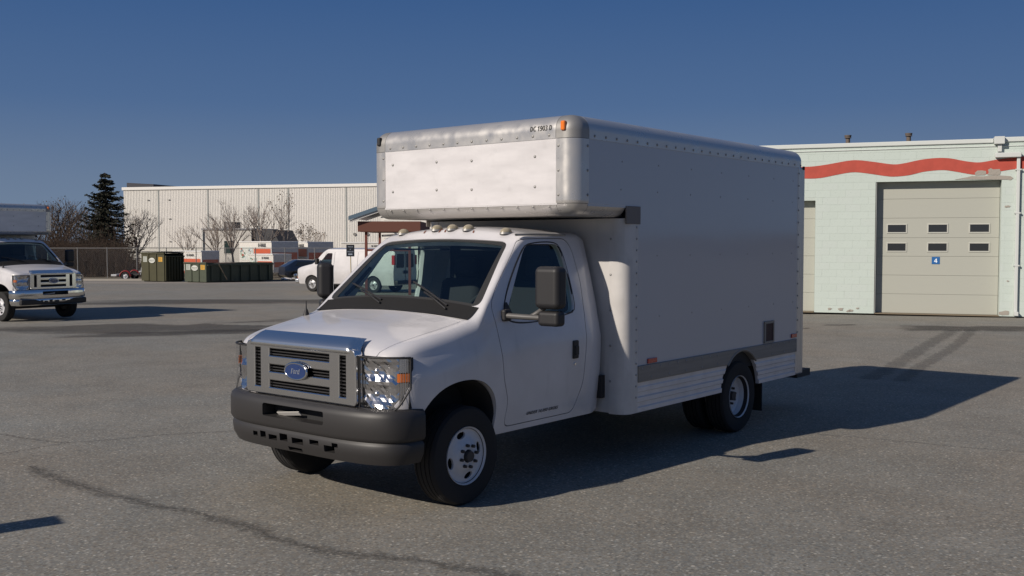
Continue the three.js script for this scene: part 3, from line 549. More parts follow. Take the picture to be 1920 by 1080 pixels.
    P('hatch_recess', box(-4.74, -4.555, .905, 1.095, vz - .004, vz - .001), std(C(.035, .010, .010), .6), vf);
    P('mud_flap', rbox(-4.62, -4.605, .14, .52, Math.min(s * .70, s * 1.14), Math.max(s * .70, s * 1.14), .004), M.rubber);
    P('marker_lamp', rbox(-.022, .022, -.04, .04, -.022, .022, .014, 3).translate(f - .004, 2.915, s * 1.075), s < 0 ? M.amber : M.plastic);
    P('cab_mount', box(nose - .02, -1.74, .60, .80, s * .95 - .03, s * .95 + .03), M.plastic);
    P('tail_marker', rbox(r - .002, r + .02, p1 - .16, p1 - .12, s * 1.15 - .02, s * 1.15 + .02, .004), M.dark);
    P('side_marker', rbox(r + .03, r + .07, p1 - .02, p1 + .02, s * (W + .006) - .008, s * (W + .006) + .008, .006), M.dark);
  }
  P('cargo_floor', box(r + .05, nose - .05, .66, rB + .1, -W + .05, W - .05), M.dark);
  P('rear_door', box(r + .03, r + .06, .80, p1, -W + .12, W - .12), M.panel);
  P('rear_bumper', [rbox(r - .40, r - .02, .395, .48, -1.12, 1.12, .01), box(r - .1, r + .3, .36, .45, -.46, -.38), box(r - .1, r + .3, .36, .45, .38, .46)], M.steelDark);
  P('cross_members', [...Array(9)].map((_, k) => box(-5.3 + k * .42, -5.22 + k * .42, .64, .70, -1.1, 1.1)), M.dark);
  // rivets and screws
  const rv = new THREE.SphereGeometry(.0125, 8, 5), riv = [], at = (x, y, z, sx = 1, sy = 1, sz = 1, q = 1) => riv.push(rv.clone().scale(sx * q, sy * q, sz * q).translate(x, y, z));
  for (let k = 0; k < 12; k++) { const z = lerp(-.93, .93, k / 11); at(f + .001, p1 + .03, z, .5); at(f + .001, p2 - .025, z, .5, 1, 1, .8); }
  for (const s of [-1, 1]) {
    for (let k = 0; k < 26; k++) at(lerp(f - e - .08, r + .12, k / 25), p1 + .028, s * (W + .001), 1, 1, .5);
    for (let k = 0; k < 3; k++) { const y = lerp(p2 + .07, p1 - .06, k / 2); at(f + .001, y, s * (W - e + .025), .5); at(f - e + .02, y, s * (W + .001), 1, 1, .5); }
    for (let k = 0; k < 16; k++) at(-1.975, lerp(.6, 2.1, k / 15), s * (W + .001), 1, 1, .5, .8);
    for (let k = 0; k < 5; k++) at(nose + .001, lerp(.75, 2.0, k / 4), s * (W - .155), .5, 1, 1, .9);
    for (let k = 0; k < 22; k++) { const x = lerp(-2.06, r + .22, k / 21); if (Math.abs(x + 4.01) > .46) { at(x, rT - .025, s * (W + .013), 1, 1, .5, .8); if (k % 2) at(x, rB + .03, s * (W + .013), 1, 1, .5, .8); } }
    for (let k = 0; k < 14; k++) at(r + .17, lerp(.95, 2.75, k / 13), s * (W + .005), 1, 1, .5, .9);
    for (const x of [-1.75, -2.35, -2.95, -3.55, -4.15, -4.75, -5.25]) for (const y of [1.30, 1.85, 2.42, 2.66]) if (x < -2.05 || y > 2.3) at(x + (y * 7 % 1 - .5) * .05, y, s * (W - .003), 1, 1, .35, .62);
  }
  for (const z of [-.78, -.08, .34, .90]) for (const y of [2.43, 2.68]) at(f - .003, y + (z > 0 ? .01 : 0), z, .5, 1, 1, 1.05);
  P('rivets', riv, M.aluDull, parent, 'stuff');
}
function uvBox(g) { const p = g.attributes.position, uv = g.attributes.uv; for (let i = 0; i < p.count; i++) uv.setXY(i, p.getX(i) / 2.4, (p.getY(i) + p.getZ(i)) / 2.4); return g; }
M.panelNose = phys(C(.58, .56, .54), .34, { map: grimeTex });
M.reflector = std(C(.70, .69, .69), .12, 1);
M.railDull = std(C(.29, .265, .235), .6, .35, { map: grimeTex });

const truckTurn = Math.atan2(-Math.cos(.684), -Math.sin(.684));
const truck = thing('box_truck', 'white box truck with cargo attic over the cab and black front bumper', 'truck', [-1.08, 0, -8.178], truckTurn, 'white box trucks');
buildTruck(truck);
{ // a second truck of the same kind stands farther off, with a chrome bumper
  const t2 = truck.clone(); t2.name = numbered('box_truck'); scene.add(t2); t2.position.set(-12.35, 0, -26.4); t2.rotation.set(0, Math.atan2(-Math.cos(.99), Math.sin(.99)), 0);
  t2.userData = { label: 'white box truck with a chrome front bumper parked near the trees', category: 'truck', group: 'white box trucks' };
  t2.traverse(o => { if (o.name === 'bumper') { o.material = M.chrome; o.userData.label = 'chrome front bumper'; } });
  const kill = []; t2.traverse(o => { if (o.name === 'weight_lettering' || o.name === 'rust_streak') kill.push(o); }); kill.forEach(o => o.parent.remove(o));
  part('bumper_apron', rbox(.74, .86, .42, .56, -.9, .9, .03), M.plastic, t2);
}
// writing on the first truck only
{
  const { f, W, p1, R, nose, top } = BX, cy = top - R;
  const a = part('unit_lettering', gridGeo(10, 6, (u, v) => { const y = lerp(2.868, 2.945, v), d = Math.max(0, y - cy), x = f - R + Math.sqrt(R * R - d * d) + .003; return [x, y, lerp(-.715, -.975, u)]; }), tagText.plate, truck);
  const b = part('clearance_marking', gridGeo(8, 6, (u, v) => { const th = lerp(.42, 1.04, u), cx = nose - R, cz = -W + R; return [cx + Math.cos(th) * (R + .004), lerp(1.535, 1.725, v), cz - Math.sin(th) * (R + .004)]; }), tagText.clear, truck);
  a.castShadow = b.castShadow = false;
}

// ------------------------------------------------------------------ the painted block workshop on the right
const wallTurn = -Math.atan2(.3315, .9435);   // local x runs along the wall, local +z faces the lot
const shop = thing('workshop_building', 'white painted block workshop with a red wavy stripe and overhead door', 'building', [10.12, 0, -28.42], wallTurn);
{
  const wallC = [C(.535, .605, .56), C(.54, .61, .565), C(.53, .60, .553), C(.538, .602, .562)];
  const chipTex = dataTex(512, (i, j) => { const a = fbm(i / 32, j / 32, 16, 5), b = fbm(i / 8, j / 8, 64, 3); return a > .76 && b > .55 ? .78 : .97 + .03 * b; }, true);
  const blockMats = wallC.map(c => std(c, .82, 0, { map: chipTex })), mortar = std(C(.525, .585, .54), .9, 0, { map: chipTex });
  const H = 4.66, open = [[-.02, 3.155, 0, 3.66], [-4.75, -1.62, 0, 3.17]];     // door openings: t0,t1,y0,y1
  // backing wall with openings, as butted pieces
  const wp = (a, b, y0, y1) => part('wall', box(a, b, y0, y1, -.35, 0), mortar, shop);
  wp(-9, -4.75, 0, H); wp(-4.75, -1.62, 3.17, H); wp(-1.62, -.02, 0, H); wp(-.02, 3.155, 3.66, H); wp(3.155, 9, 0, H);
  part('wall', box(-9, -8.7, 0, H, -14, -.35), mortar, shop); part('wall', box(8.7, 9, 0, H, -14, -.35), mortar, shop); part('wall', box(-9, 9, 0, H, -14.3, -14), mortar, shop);
  part('roof', box(-8.9, 8.9, H - .35, H - .25, -14, -.2), std(C(.08, .08, .085), .9), shop);
  part('shop_floor', box(-8.7, 8.7, -.02, .012, -14, -.36), std(C(.22, .21, .2), .9), shop);
  // blocks, laid in running bond
  const bw = .4064, bh = .2032, j = .005; let n = 0; const rest = [];
  for (let c = 0; c * bh < H - .02; c++) for (let k = -12; k < 12; k++) {
    const y0 = c * bh + j / 2, y1 = Math.min(H, (c + 1) * bh - j / 2); let a = k * bw + (c % 2 ? bw / 2 : 0) + j / 2, b = a + bw - j, segs = [[a, b]];
    for (const [t0, t1, , yo] of open) if ((y0 + y1) / 2 < yo) segs = segs.flatMap(([p, q]) => q <= t0 || p >= t1 ? [[p, q]] : [[p, Math.min(q, t0)], [Math.max(p, t1), q]].filter(([u, v]) => v - u > .02));
    for (const [p, q] of segs) {
      if (p < -4.6 || q > 4.4) continue;
      const g = rbox(p, q, y0, y1, -.01, .0030 + rnd() * .001, .002, 1);
      if (n < 300 && p > -3.3 && q < 4.1) { part('block', g, blockMats[Math.floor(rnd() * 4)], shop); n++; } else rest.push(g);
    }
  }
  if (rest.length) part('block_rows', rest, blockMats[0], shop, 'stuff');
  // red wave
  const top = [[-4.6, 4.15], [-3.9, 4.20], [-3.2, 4.25], [-2.5, 4.16], [-1.84, 4.128], [-1.36, 4.172], [-.83, 4.258], [-.52, 4.277], [-.1, 4.222], [.415, 4.138], [.72, 4.162], [1.12, 4.243], [1.52, 4.281], [1.87, 4.261], [2.26, 4.175], [2.6, 4.135], [2.99, 4.193], [3.42, 4.24], [3.8, 4.27], [4.4, 4.25]];
  const bot = [[-4.6, 3.82], [-3.2, 3.93], [-2.5, 3.84], [-1.836, 3.794], [-1.46, 3.808], [-1.04, 3.887], [-.62, 3.944], [-.2, 3.896], [.215, 3.822], [.47, 3.80], [.83, 3.83], [1.23, 3.918], [1.68, 3.95], [2.02, 3.899], [2.465, 3.81], [2.8, 3.82], [3.14, 3.889], [3.6, 3.94], [4.4, 3.92]];
  const ws = new THREE.Shape(); ws.setFromPoints([...new THREE.SplineCurve(top.map(q => new THREE.Vector2(...q))).getPoints(120), ...new THREE.SplineCurve(bot.map(q => new THREE.Vector2(...q))).getPoints(120).reverse()]);
  part('wave_stripe', ext(ws, .003).translate(0, 0, .009), std(C(.47, .075, .05), .75, 0, { map: grimeTex }), shop);
  // coping and its shadow gap
  const white = std(C(.58, .61, .585), .6);
  part('coping', rbox(-9.05, 2.93, H - .02, H + .10, -.4, .05, .02), white, shop); part('coping', rbox(2.935, 9.05, H + .0, H + .13, -.4, .05, .02), white, shop);
  part('flashing', rbox(-9.05, 9.05, H - .115, H - .095, -.02, .028, .006), white, shop);
  // overhead doors: seven sections each, set back in the opening
  const doorC = std(C(.40, .405, .355), .6), frameW = std(C(.50, .50, .45), .5);
  function overheadDoor(t0, t1, hgt, windows) {
    const d = new THREE.Group(); d.name = 'overhead_door'; shop.add(d); const z = -.28, seams = [0, .549, 1.073, 1.6, 2.114, 2.66, 3.192, hgt];
    part('door_backing', box(t0 + .02, t1 - .005, .02, hgt, z - .075, z - .05), doorC, d);
    for (let i = 0; i < 7; i++) { if (seams[i] >= hgt) break; part('door_section', rbox(t0 + .02, t1 - .005, seams[i] + (i ? .002 : .02), Math.min(hgt, seams[i + 1]) - .002, z - .05, z, .006, 2), doorC, d); }
    if (windows) for (const [y0, y1] of [[2.27, 2.472], [1.752, 1.955]]) for (const x of [.32, 1.373, 2.424]) {
      const w = part('door_window', [rbox(x - .03, x + .50, y1, y1 + .03, z - .01, z + .018, .006), rbox(x - .03, x + .50, y0 - .03, y0, z - .01, z + .018, .006), rbox(x - .03, x, y0, y1, z - .01, z + .018, .006), rbox(x + .47, x + .50, y0, y1, z - .01, z + .018, .006)], frameW, d);
      part('pane', box(x, x + .47, y0, y1, z + .003, z + .006), phys(C(.030, .032, .034), .06, {}), w);
    }
    part('door_jamb', box(t0 + .0, t0 + .015, 0, hgt, -.34, -.005), std(C(.36, .37, .36), .8), d);
    part('door_threshold', box(t0, t1, .0, .018, -.34, .10), std(C(.20, .16, .11), .9), d);
    return d;
  }
  overheadDoor(-.005, 3.15, 3.655, true); overheadDoor(-4.74, -1.63, 3.165, false);
  const four = textTex(128, 128, (x) => { x.fillStyle = '#1d5f9e'; x.fillRect(0, 0, 128, 128); x.fillStyle = '#e8eef4'; x.font = 'bold 100px sans-serif'; x.textAlign = 'center'; x.textBaseline = 'middle'; x.fillText('4', 64, 68); });
  const np = part('number_sign', box(1.468, 1.674, 1.386, 1.588, -.278, -.272), std(C(.03, .12, .3), .5), shop);
  part('number_print', new THREE.PlaneGeometry(.204, .20).translate(1.571, 1.487, -.2695), std(C(1, 1, 1), .5, 0, { map: four }), np);
  // lintel with lost paint, patches of bare mortar above it
  const bare = std(C(.34, .31, .27), .95, 0, { bumpMap: coarseTex, bumpScale: .006 });
  const rag = (pts) => ext(poly(pts), .012).translate(0, 0, .004);
  part('bare_lintel', rag([[2.30, 3.745], [2.42, 3.775], [2.7, 3.76], [3.0, 3.785], [3.36, 3.75], [3.43, 3.70], [3.36, 3.64], [3.30, 3.66], [2.6, 3.675], [2.2, 3.69], [2.0, 3.685], [2.05, 3.70]]), bare, shop);
  part('bare_patch', rag([[2.50, 3.79], [2.49, 3.86], [2.55, 3.915], [2.66, 3.92], [2.76, 3.90], [2.77, 3.83], [2.73, 3.79]]), bare, shop);
  part('bare_patch', rag([[2.80, 3.79], [2.83, 3.87], [2.81, 3.93], [2.88, 3.975], [2.93, 3.94], [3.10, 3.945], [3.12, 3.86], [3.10, 3.79]]), bare, shop);
  for (const [x, y, s] of [[-1.2, .12, .05], [-.9, .1, .06], [-.62, .07, .05], [-.45, .14, .035], [3.28, .09, .10], [3.35, .95, .03], [3.30, 2.95, .05], [-.7, .06, .04]]) { const q = [...Array(9)].map((_, k) => { const a = k / 9 * 6.283, r = s * rr(.5, 1.2); return [x + Math.cos(a) * r * 1.3, Math.max(.015, y + Math.sin(a) * r * .8)]; }); part('bare_patch', rag(q), bare, shop); }
  // gutter box, leader and downpipe by the corner
  const pipeC = std(C(.58, .60, .58), .5);
  part('gutter_box', [rbox(2.94, 3.19, 4.60, 4.80, .01, .20, .012), rbox(3.03, 3.13, 4.40, 4.60, .02, .12, .01)], pipeC, shop);
  part('gutter', [rbox(2.97, 3.60, 4.24, 4.37, .02, .17, .02)], pipeC, shop);
  part('downpipe', [rbox(3.50, 3.585, .10, 4.26, .025, .105, .015), rbox(3.50, 3.60, .03, .14, .02, .22, .012)], pipeC, shop);
  for (const y of [1.35, 2.75, 3.9]) part('pipe_strap', box(3.47, 3.615, y, y + .035, .012, .11), pipeC, shop);
  for (let k = 0; k < 3; k++) part('notice_plate', rbox(3.70, 3.86, 2.98 - k * .19, 3.11 - k * .19, .012, .02, .002), std(C(.42, .41, .37), .7), shop);
  for (const x of [-.82, .88]) { const g = [new THREE.CylinderGeometry(.065, .065, .75, 18).translate(x, 4.78, -2.2), new THREE.CylinderGeometry(.105, .095, .055, 18).translate(x, 5.17, -2.2), new THREE.CylinderGeometry(.08, .105, .03, 18).translate(x, 5.125, -2.2)]; part('vent_pipe', g, std(C(.15, .12, .10), .8, .2), shop); }
}

// ------------------------------------------------------------------ metal clad warehouse far behind
const wh = (() => {
  const A = [-41.8, -110], B = [-3.5, -99.6], L = Math.hypot(B[0] - A[0], B[1] - A[1]), turn = -Math.atan2(B[1] - A[1], B[0] - A[0]);
  const o = thing('warehouse', 'long pale warehouse clad in vertical ribbed metal sheets', 'building', [A[0], groundY(108), A[1]], turn);
  const H = 8.72, base = 2.6, mats = [C(.72, .695, .645), C(.73, .70, .655), C(.71, .685, .64)].map(c => std(c, .6, 0, { map: grimeTex }));
  // bays between the dark joint lines
  const tOf = u => { const k = (u - 960) / F; return (k * 110 + 41.8) / ((B[0] - A[0]) / L - k * -(B[1] - A[1]) / L); };
  const joints = [0, ...[299, 391.5, 486, 542, 650, 745].map(u => tOf(u)), L];
  for (let i = 0; i < joints.length - 1; i++) {
    const a = joints[i] + .05, b = joints[i + 1] - .05, w = .19, sh = [[a, 0]]; let x = a;
    while (x < b - .02) { const e = Math.min(b, x + w), m = e - x; sh.push([x + m * .1, 0], [x + m * .2, .03], [x + m * .36, .03], [x + m * .46, 0], [e, 0]); x = e; }
    sh.push([b, -.05], [a, -.05]);
    const g = ext(poly(sh.map(([q, z]) => [q, z])), H - base).rotateX(-Math.PI / 2).scale(1, 1, -1).translate(0, base, 0);
    part('cladding_sheet', fixHand(g), mats[i % 3], o);
    part('base_wall', box(a - .05, b + .05, -.6, base - .03, -.3, .01), std(C(.66, .64, .58), .8, 0, { map: grimeTex }), o);
    if (i) part('joint_strip', box(joints[i] - .05, joints[i] + .05, base - 1.5, H, -.05, .05), std(C(.30, .32, .31), .6), o);
  }
  part('eave_trim', rbox(-.1, L, H, H + .32, -.3, .12, .03), std(C(.74, .72, .68), .5), o);
  part('core', box(0, L, -.6, H, -30, -.06), mats[0], o);
  part('roof', T(box(0, 3.3, 0, .75, -28, -.6), 0, H + .1, 0, 0, 0, -.06), std(C(.06, .06, .07), .9), o);
  for (const [u, y] of [[280, 7.6], [319, 7.6], [281, 5.6], [320, 5.6], [320, 3.2]]) part('wall_lamp', rbox(tOf(u) - .12, tOf(u) + .12, y, y + .1, 0, .12, .02), std(C(.35, .34, .32), .6), o);
  for (const u of [666, 690, 563, 538]) part('wall_vent', T(new THREE.CylinderGeometry(.16, .16, .1, 14).rotateX(Math.PI / 2), tOf(u), 3.95 + (u % 3) * .1, .06), std(C(.2, .19, .18), .7), o);
  return o;
})();
{ // low annex in front of it
  const D = 96, o = thing('annex', 'low white annex with dark lean-to roof before the warehouse', 'building', [px2X(381, D), groundY(D), -D], -.16), w = px2X(477, D) - px2X(381, D), h = 4.15;
  const wm = std(C(.62, .595, .55), .8, 0, { map: grimeTex });
  part('wall', box(0, w, -.3, h, -6, 0), wm, o); part('roof_edge', rbox(-.1, w + .1, h, h + .14, -6.1, .12, .02), std(C(.30, .30, .31), .7), o);
  const lean = ext(poly([[w, 0], [w, h], [w + 2.0, h], [w + 3.4, 1.6], [w + 3.4, 0]]), 5).translate(0, 0, -5.2); part('lean_to', lean, std(C(.075, .075, .08), .85), o);
  part('air_unit', [rbox(1.7, 2.8, h + .12, h + .75, -2.2, -.9, .03)], std(C(.10, .10, .10), .8), o);
  part('air_unit_vent', T(new THREE.CylinderGeometry(.32, .32, .06, 18).rotateX(Math.PI / 2), 2.2, h + .45, -.88), std(C(.25, .24, .23), .7), o);
  for (const [x, y0, y1, c] of [[2.15, 1.95, 3.1, .05], [4.0, 1.6, 3.1, .16]]) { const f = part(c < .1 ? 'window' : 'door', rbox(x - .06, x + .86, y0 - .06, y1 + .06, -.02, .05, .01), std(C(.5, .48, .45), .7), o); part(c < .1 ? 'pane' : 'door_leaf', box(x, x + .8, y0, y1, .052, .06), c < .1 ? phys(C(.03, .05, .05), .1) : std(C(.14, .12, .11), .8), f); }
  part('downpipe', rod([.05, 0, .08], [.05, h, .08], .06), std(C(.3, .32, .31), .6), o);
}
{ // white block office behind the canopy
  const D = 68, x0 = px2X(768, D), x1 = px2X(832, D), o = thing('block_office', 'white block office behind the canopy, mostly hidden by the near truck', 'building', [x0, groundY(D), -D], -.2), w = 3.0, h = 4.3;
  const wm = std(C(.70, .67, .62), .85); part('wall', box(-2.0, w, -.3, h, -9, -.02), wm, o);
  for (let c = 0; c < 10; c++) for (let k = -5; k < 8; k++) { const a = k * .4 + (c % 2) * .2, b = Math.min(w, a + .39); if (a > -2.0 && b - a > .1) part('block', box(a, b, 2.25 + c * .2, 2.44 + c * .2, -.02, 0), wm, o); }
  part('coping', box(-2.1, w + .1, h, h + .15, -9, .1), wm, o); part('corner_trim', box(w, w + .12, -.3, h, -.3, .02), std(C(.28, .29, .32), .7), o);
  part('gooseneck_lamp', tube([[-1.4, 3.35, 0], [-1.4, 3.5, .3], [-1.25, 3.45, .55], [-1.15, 3.25, .6]], .05, 14, 6), std(C(.2, .19, .18), .6), o);
}
{ // canopy: mono-pitch roof with blue edge on rust red posts
  const D = 43, X = px2X(655, D), o = thing('canopy_shelter', 'open canopy with blue roof edge on rust red steel posts', 'shelter', [X, groundY(D), -D]);
  const redSteel = std(C(.15, .042, .03), .75), blue = std(C(.10, .15, .20), .55), pale = std(C(.55, .53, .50), .7), under = std(C(.14, .055, .038), .85);
  const sl = .34, yA = 3.16, W2 = 3.4;                        // roof rises to the right
  const slab = (x0, x1, dy0, dy1, z0, z1) => { const g = box(x0, x1, dy0, dy1, z0, z1), p = g.attributes.position; for (let i = 0; i < p.count; i++) p.setY(i, p.getY(i) + yA + sl * p.getX(i)); g.computeVertexNormals(); return g; };
  part('roof_sheet', slab(0, W2, .10, .16, -5.2, .15), std(C(.45, .45, .45), .5, .3), o);
  part('roof_edge', slab(0, W2, 0, .17, .15, .19), blue, o); part('soffit', slab(.06, W2, -.10, -.01, .02, .14), pale, o);
  part('fascia_beam', rbox(.35, 3.0, yA - .48, yA - .04, -5.0, -.05, .01), under, o);
  for (const [x, z] of [[.68, -.25], [2.52, -.25], [.68, -4.7], [2.52, -4.7]]) part('post', box(x - .055, x + .055, -.05, yA - .2, z - .055, z + .055), redSteel, o);
  part('tie_beam', box(.735, 2.465, 1.86, 1.95, -.29, -.21), redSteel, o);
}
{ // notice sign on a thin stake
  const D = 38, X = px2X(657, D), o = thing('notice_sign', 'dark notice sign on a thin pale stake beside the van', 'sign', [X, groundY(D), -D]);
  const tx = textTex(128, 192, (x) => { x.fillStyle = '#171b24'; x.fillRect(0, 0, 128, 192); x.fillStyle = '#9aa3b0'; x.font = 'bold 26px sans-serif'; x.textAlign = 'center'; x.fillText('TRUCK', 64, 44, 110); x.fillText('&', 64, 84); x.fillText('TRAILER', 64, 124, 112); x.fillRect(30, 146, 68, 22); });
  part('sign_board', rbox(-.15, .15, 1.64, 2.08, -.02, 0, .006), std(C(.012, .014, .02), .5), o); part('sign_face', new THREE.PlaneGeometry(.296, .436).translate(0, 1.86, .004), std(C(1, 1, 1), .5, 0, { map: tx }), o);
  part('stake', rod([.03, -.02, -.03], [0, 1.9, -.03], .018), std(C(.42, .34, .18), .8), o);
}
{ // invented post sign out of view at left, added to cast the shadow bar
  const o = thing('added_shadow_sign', 'added narrow sign board on a post out of view, there to cast a shadow on the lot', 'sign', [-5.72, 0, -5.28], -.93);
  part('sign_board', rbox(-.13, .13, 1.30, 1.80, 0, .02, .01), std(C(.45, .45, .45), .6), o); part('post', rod([0, 0, -.03], [0, 1.75, -.03], .03), std(C(.3, .3, .3), .6, .4), o); part('post_foot', new THREE.CylinderGeometry(.12, .16, .04, 18).translate(0, .02, -.03), std(C(.2, .2, .2), .8), o);
}

// ------------------------------------------------------------------ white cargo van
{
  const KV = [ // x forward, origin under front axle
    [.98, .50, .55, .78, .66, .92, .70, .98, .60, 1.00], [.90, .38, .78, .78, .86, 1.0, .86, 1.07, .72, 1.10], [.70, .36, .88, .80, .96, 1.05, .93, 1.15, .78, 1.19], [.30, .36, .92, .85, 1.0, 1.12, .965, 1.24, .84, 1.28], [.02, .36, .93, .88, 1.0, 1.16, .97, 1.30, .86, 1.34],
    [-.12, .36, .93, .9, 1.0, 1.26, .955, 1.38, .86, 1.42], [-.70, .36, .93, .95, 1.0, 1.86, .85, 1.93, .74, 1.97], [-.90, .36, .93, .95, 1.0, 1.92, .84, 2.0, .72, 2.05], [-4.40, .36, .93, .95, 1.0, 1.92, .84, 2.0, .72, 2.05], [-4.52, .36, .92, .95, .985, 1.90, .82, 1.97, .70, 2.02]];
  const v = thing('cargo_van', 'white windowless cargo van with chrome wheels parked behind the near truck', 'van', [px2X(592, 47.6) + .25, groundY(47.6), -48.45], 0);
  v.rotation.set(0, Math.atan2(-(-.446), -.895), 0);
  let b = brush(loft(KV, .98, -4.52, 70)); const archG = x => T(new THREE.CylinderGeometry(.43, .43, 3, 32).rotateX(Math.PI / 2), x, .36, 0);
  b = sub(b, archG(0), archG(-3.43), loft(KV, -.2, -4.45, 40, .05, .06, .7));
  const wp = [[-.36, 1.26], [-1.12, 1.25], [-1.12, 1.80], [-.84, 1.80]]; b = sub(b, ext(rpoly(wp, .05), 3).translate(0, 0, -1.5));
  const n = V(.69, .725, 0).normalize(), up = V(-.725, .69, 0).normalize();
  b = sub(b, fixHand(ext(rpoly([[.06, -.84], [.06, .84], [.76, .70], [.76, -.70]], .08), .5).translate(0, 0, -.25).applyMatrix4(new THREE.Matrix4().makeBasis(up, V(0, 0, 1), n)).translate(-.13, 1.40, 0)));
  for (const s of [-1, 1]) b = sub(b, ext(rpoly([[s * .08, 1.15], [s * .74, 1.15], [s * .68, 1.78], [s * .08, 1.78]], .06), .3).rotateY(-Math.PI / 2).translate(-4.35, 0, 0));
  part('body', clean(b.geometry), M.paint, v);
  for (const s of [-1, 1]) {
    part('window_glass', sidePatch(KV, [[-.30, 1.22], [-1.18, 1.22], [-1.18, 1.84], [-.80, 1.84]], s, -.02, 8, 6), M.sideGlass, v);
    part('rear_window', box(-4.50, -4.49, 1.12, 1.80, s < 0 ? -.76 : .06, s < 0 ? -.06 : .76), phys(C(.02, .025, .03), .08), v);
    part('tail_light', rbox(-4.56, -4.40, 1.28, 1.72, s * .895 - .06, s * .895 + .06, .02), M.red, v);
    part('headlight', rbox(.84, .955, .72, .93, s * .68 - .12, s * .68 + .12, .03), M.chromeSoft, v); part('side_marker', rbox(.84, .93, .60, .70, s * .77 - .08, s * .77 + .08, .02), M.amber, v);
    part('mirror', [rbox(-.50, -.36, 1.28, 1.55, s * 1.13 - .10, s * 1.13 + .10, .03), rod([-.42, 1.30, s * .93], [-.42, 1.36, s * 1.06], .03)], M.plastic, v);
    part('door_handle', rbox(-1.16, -1.04, .99, 1.06, s * 1.005 - .015, s * 1.005 + .015, .01), M.plastic, v);
    for (const x of [-.22, -1.25, -2.55]) part('door_seam', sidePatch(KV, [[x, .45], [x - .012, .45], [x - .012, 1.85], [x, 1.85]].map(([a, y]) => [x === -.22 ? a - Math.max(0, y - 1.25) * .95 : a, y]), s, .002, 1, 10), M.dark, v);
    part('sill_trim', rbox(-2.95, -.5, .34, .40, s * .94 - .02, s * .94 + .02, .01), M.plastic, v);
    for (const x of [0, -3.43]) wheel(v, x, s * .86, 'front', M.wheelSilver, .97, .36);
  }
  part('windscreen', gridGeo(12, 8, (u, t) => { const x = lerp(-.15, -.68, t), z = lerp(-1, 1, u) * lerp(.86, .745, t); return [x - .01, topY(KV, x, z) - .012, z]; }), M.glass, v);
  part('front_bumper', rbox(.84, 1.08, .38, .60, -.88, .88, .06, 3), M.chromeSoft, v); part('rear_bumper', rbox(-4.72, -4.5, .42, .58, -.92, .92, .04, 3), M.plastic, v);
  part('grille', rbox(.90, .985, .66, .88, -.54, .54, .03), M.plastic, v); part('licence_plate', box(-4.56, -4.545, .88, 1.02, -.17, .17), M.plastic, v);
  part('door_gap', box(-4.532, -4.524, .5, 1.9, -.012, .012), M.dark, v);
  part('seat', [rbox(-1.35, -.85, .75, .95, -.7, -.2, .06), rbox(-1.45, -1.25, .9, 1.5, -.68, -.22, .07)], M.seat, v); part('seat', [rbox(-1.35, -.85, .75, .95, .2, .7, .06), rbox(-1.45, -1.25, .9, 1.5, .22, .68, .07)], M.seat, v);
}

// ------------------------------------------------------------------ rental trucks and cargo trailers behind the fence
const orange = std(C(.60, .115, .05), .5), creamP = std(C(.74, .71, .66), .5, 0, { map: grimeTex }), darkP = std(C(.10, .105, .12), .6);
const uh = (w, h, txt, col) => letterMat(txt, 'bold 100px sans-serif', w, h, col);
const uhDark = uh(512, 128, 'U-HAUL', C(.03, .03, .035));
function printTex() { return textTex(256, 192, (x) => { x.fillStyle = '#cfd3cd'; x.fillRect(0, 0, 256, 192); for (let i = 0; i < 26; i++) { x.fillStyle = ['#8fa08c', '#b9c6c9', '#a4543f', '#6d7f86', '#d9dbd4', '#5f7a6a'][i % 6]; x.beginPath(); x.ellipse(20 + rnd() * 216, 30 + rnd() * 140, 8 + rnd() * 30, 4 + rnd() * 16, rnd() * 3, 0, 7); x.fill(); } }); }
// long axis along local x; the lit side is +z
function cargoTrailer(label, pos, turn, L, Wd, H, floor, o2 = {}) {
  const t = thing(o2.name || 'cargo_trailer', label, o2.cat || 'trailer', pos, turn, o2.group);
  const hull = rpoly(o2.vee ? [[0, floor], [L, floor], [L + .25, H - .35], [L, H], [0, H]] : [[0, floor], [L, floor], [L, H], [0, H]], .08);
  part('cargo_body', ext(hull, Wd - .04, .02).translate(0, 0, -Wd + .02), creamP, t);
  const s = part('colour_band', box(o2.bx || .8, L - .12, floor + (H - floor) * (o2.b0 || .36), floor + (H - floor) * (o2.b1 || .62), .021, .026), orange, t);
  part('name_lettering', new THREE.PlaneGeometry(o2.lw || L * .36, (o2.lw || L * .36) * .25).translate(o2.lx || L * .66, floor + (H - floor) * (o2.ly || .78), .03), uhDark, t).castShadow = false;
  if (o2.art) part('picture_print', new THREE.PlaneGeometry(o2.art[2], o2.art[3]).translate(o2.art[0], o2.art[1], .028), std(C(1, 1, 1), .6, 0, { map: printTex() }), t);
  part('roof_trim', rbox(-.02, L + .02, H - .06, H + .03, -Wd - .01, .05, .02), std(C(.80, .79, .77), .4), t);
  part('end_band', box(L + .021, L + .026, floor + (H - floor) * .3, floor + (H - floor) * .58, -Wd + .1, -.1), orange, t);
  part('tongue', [rod([0, .42, -Wd / 2], [-1.0, .42, -Wd / 2], .05), rod([0, .42, -Wd * .8], [-.95, .42, -Wd / 2], .04), rod([0, .42, -Wd * .2], [-.95, .42, -Wd / 2], .04)], M.steelDark, t);
  for (const k of [.02, -Wd - .02]) for (const x of (o2.axles || [L * .55])) {
    const w = new THREE.Group(); w.name = 'wheel'; t.add(w); w.position.set(x, .33, k); if (k < 0) w.rotation.y = Math.PI; w.scale.setScalar(.88); part('tyre', TY, M.rubber, w); part('rim', frontRim, M.wheelWhite, w);
    const fd = new THREE.TorusGeometry(.40, .05, 6, 20, Math.PI).scale(1, 1, 2.2).translate(x, .33, k); part('fender', fd, orange, t);
  }
  return t;
}
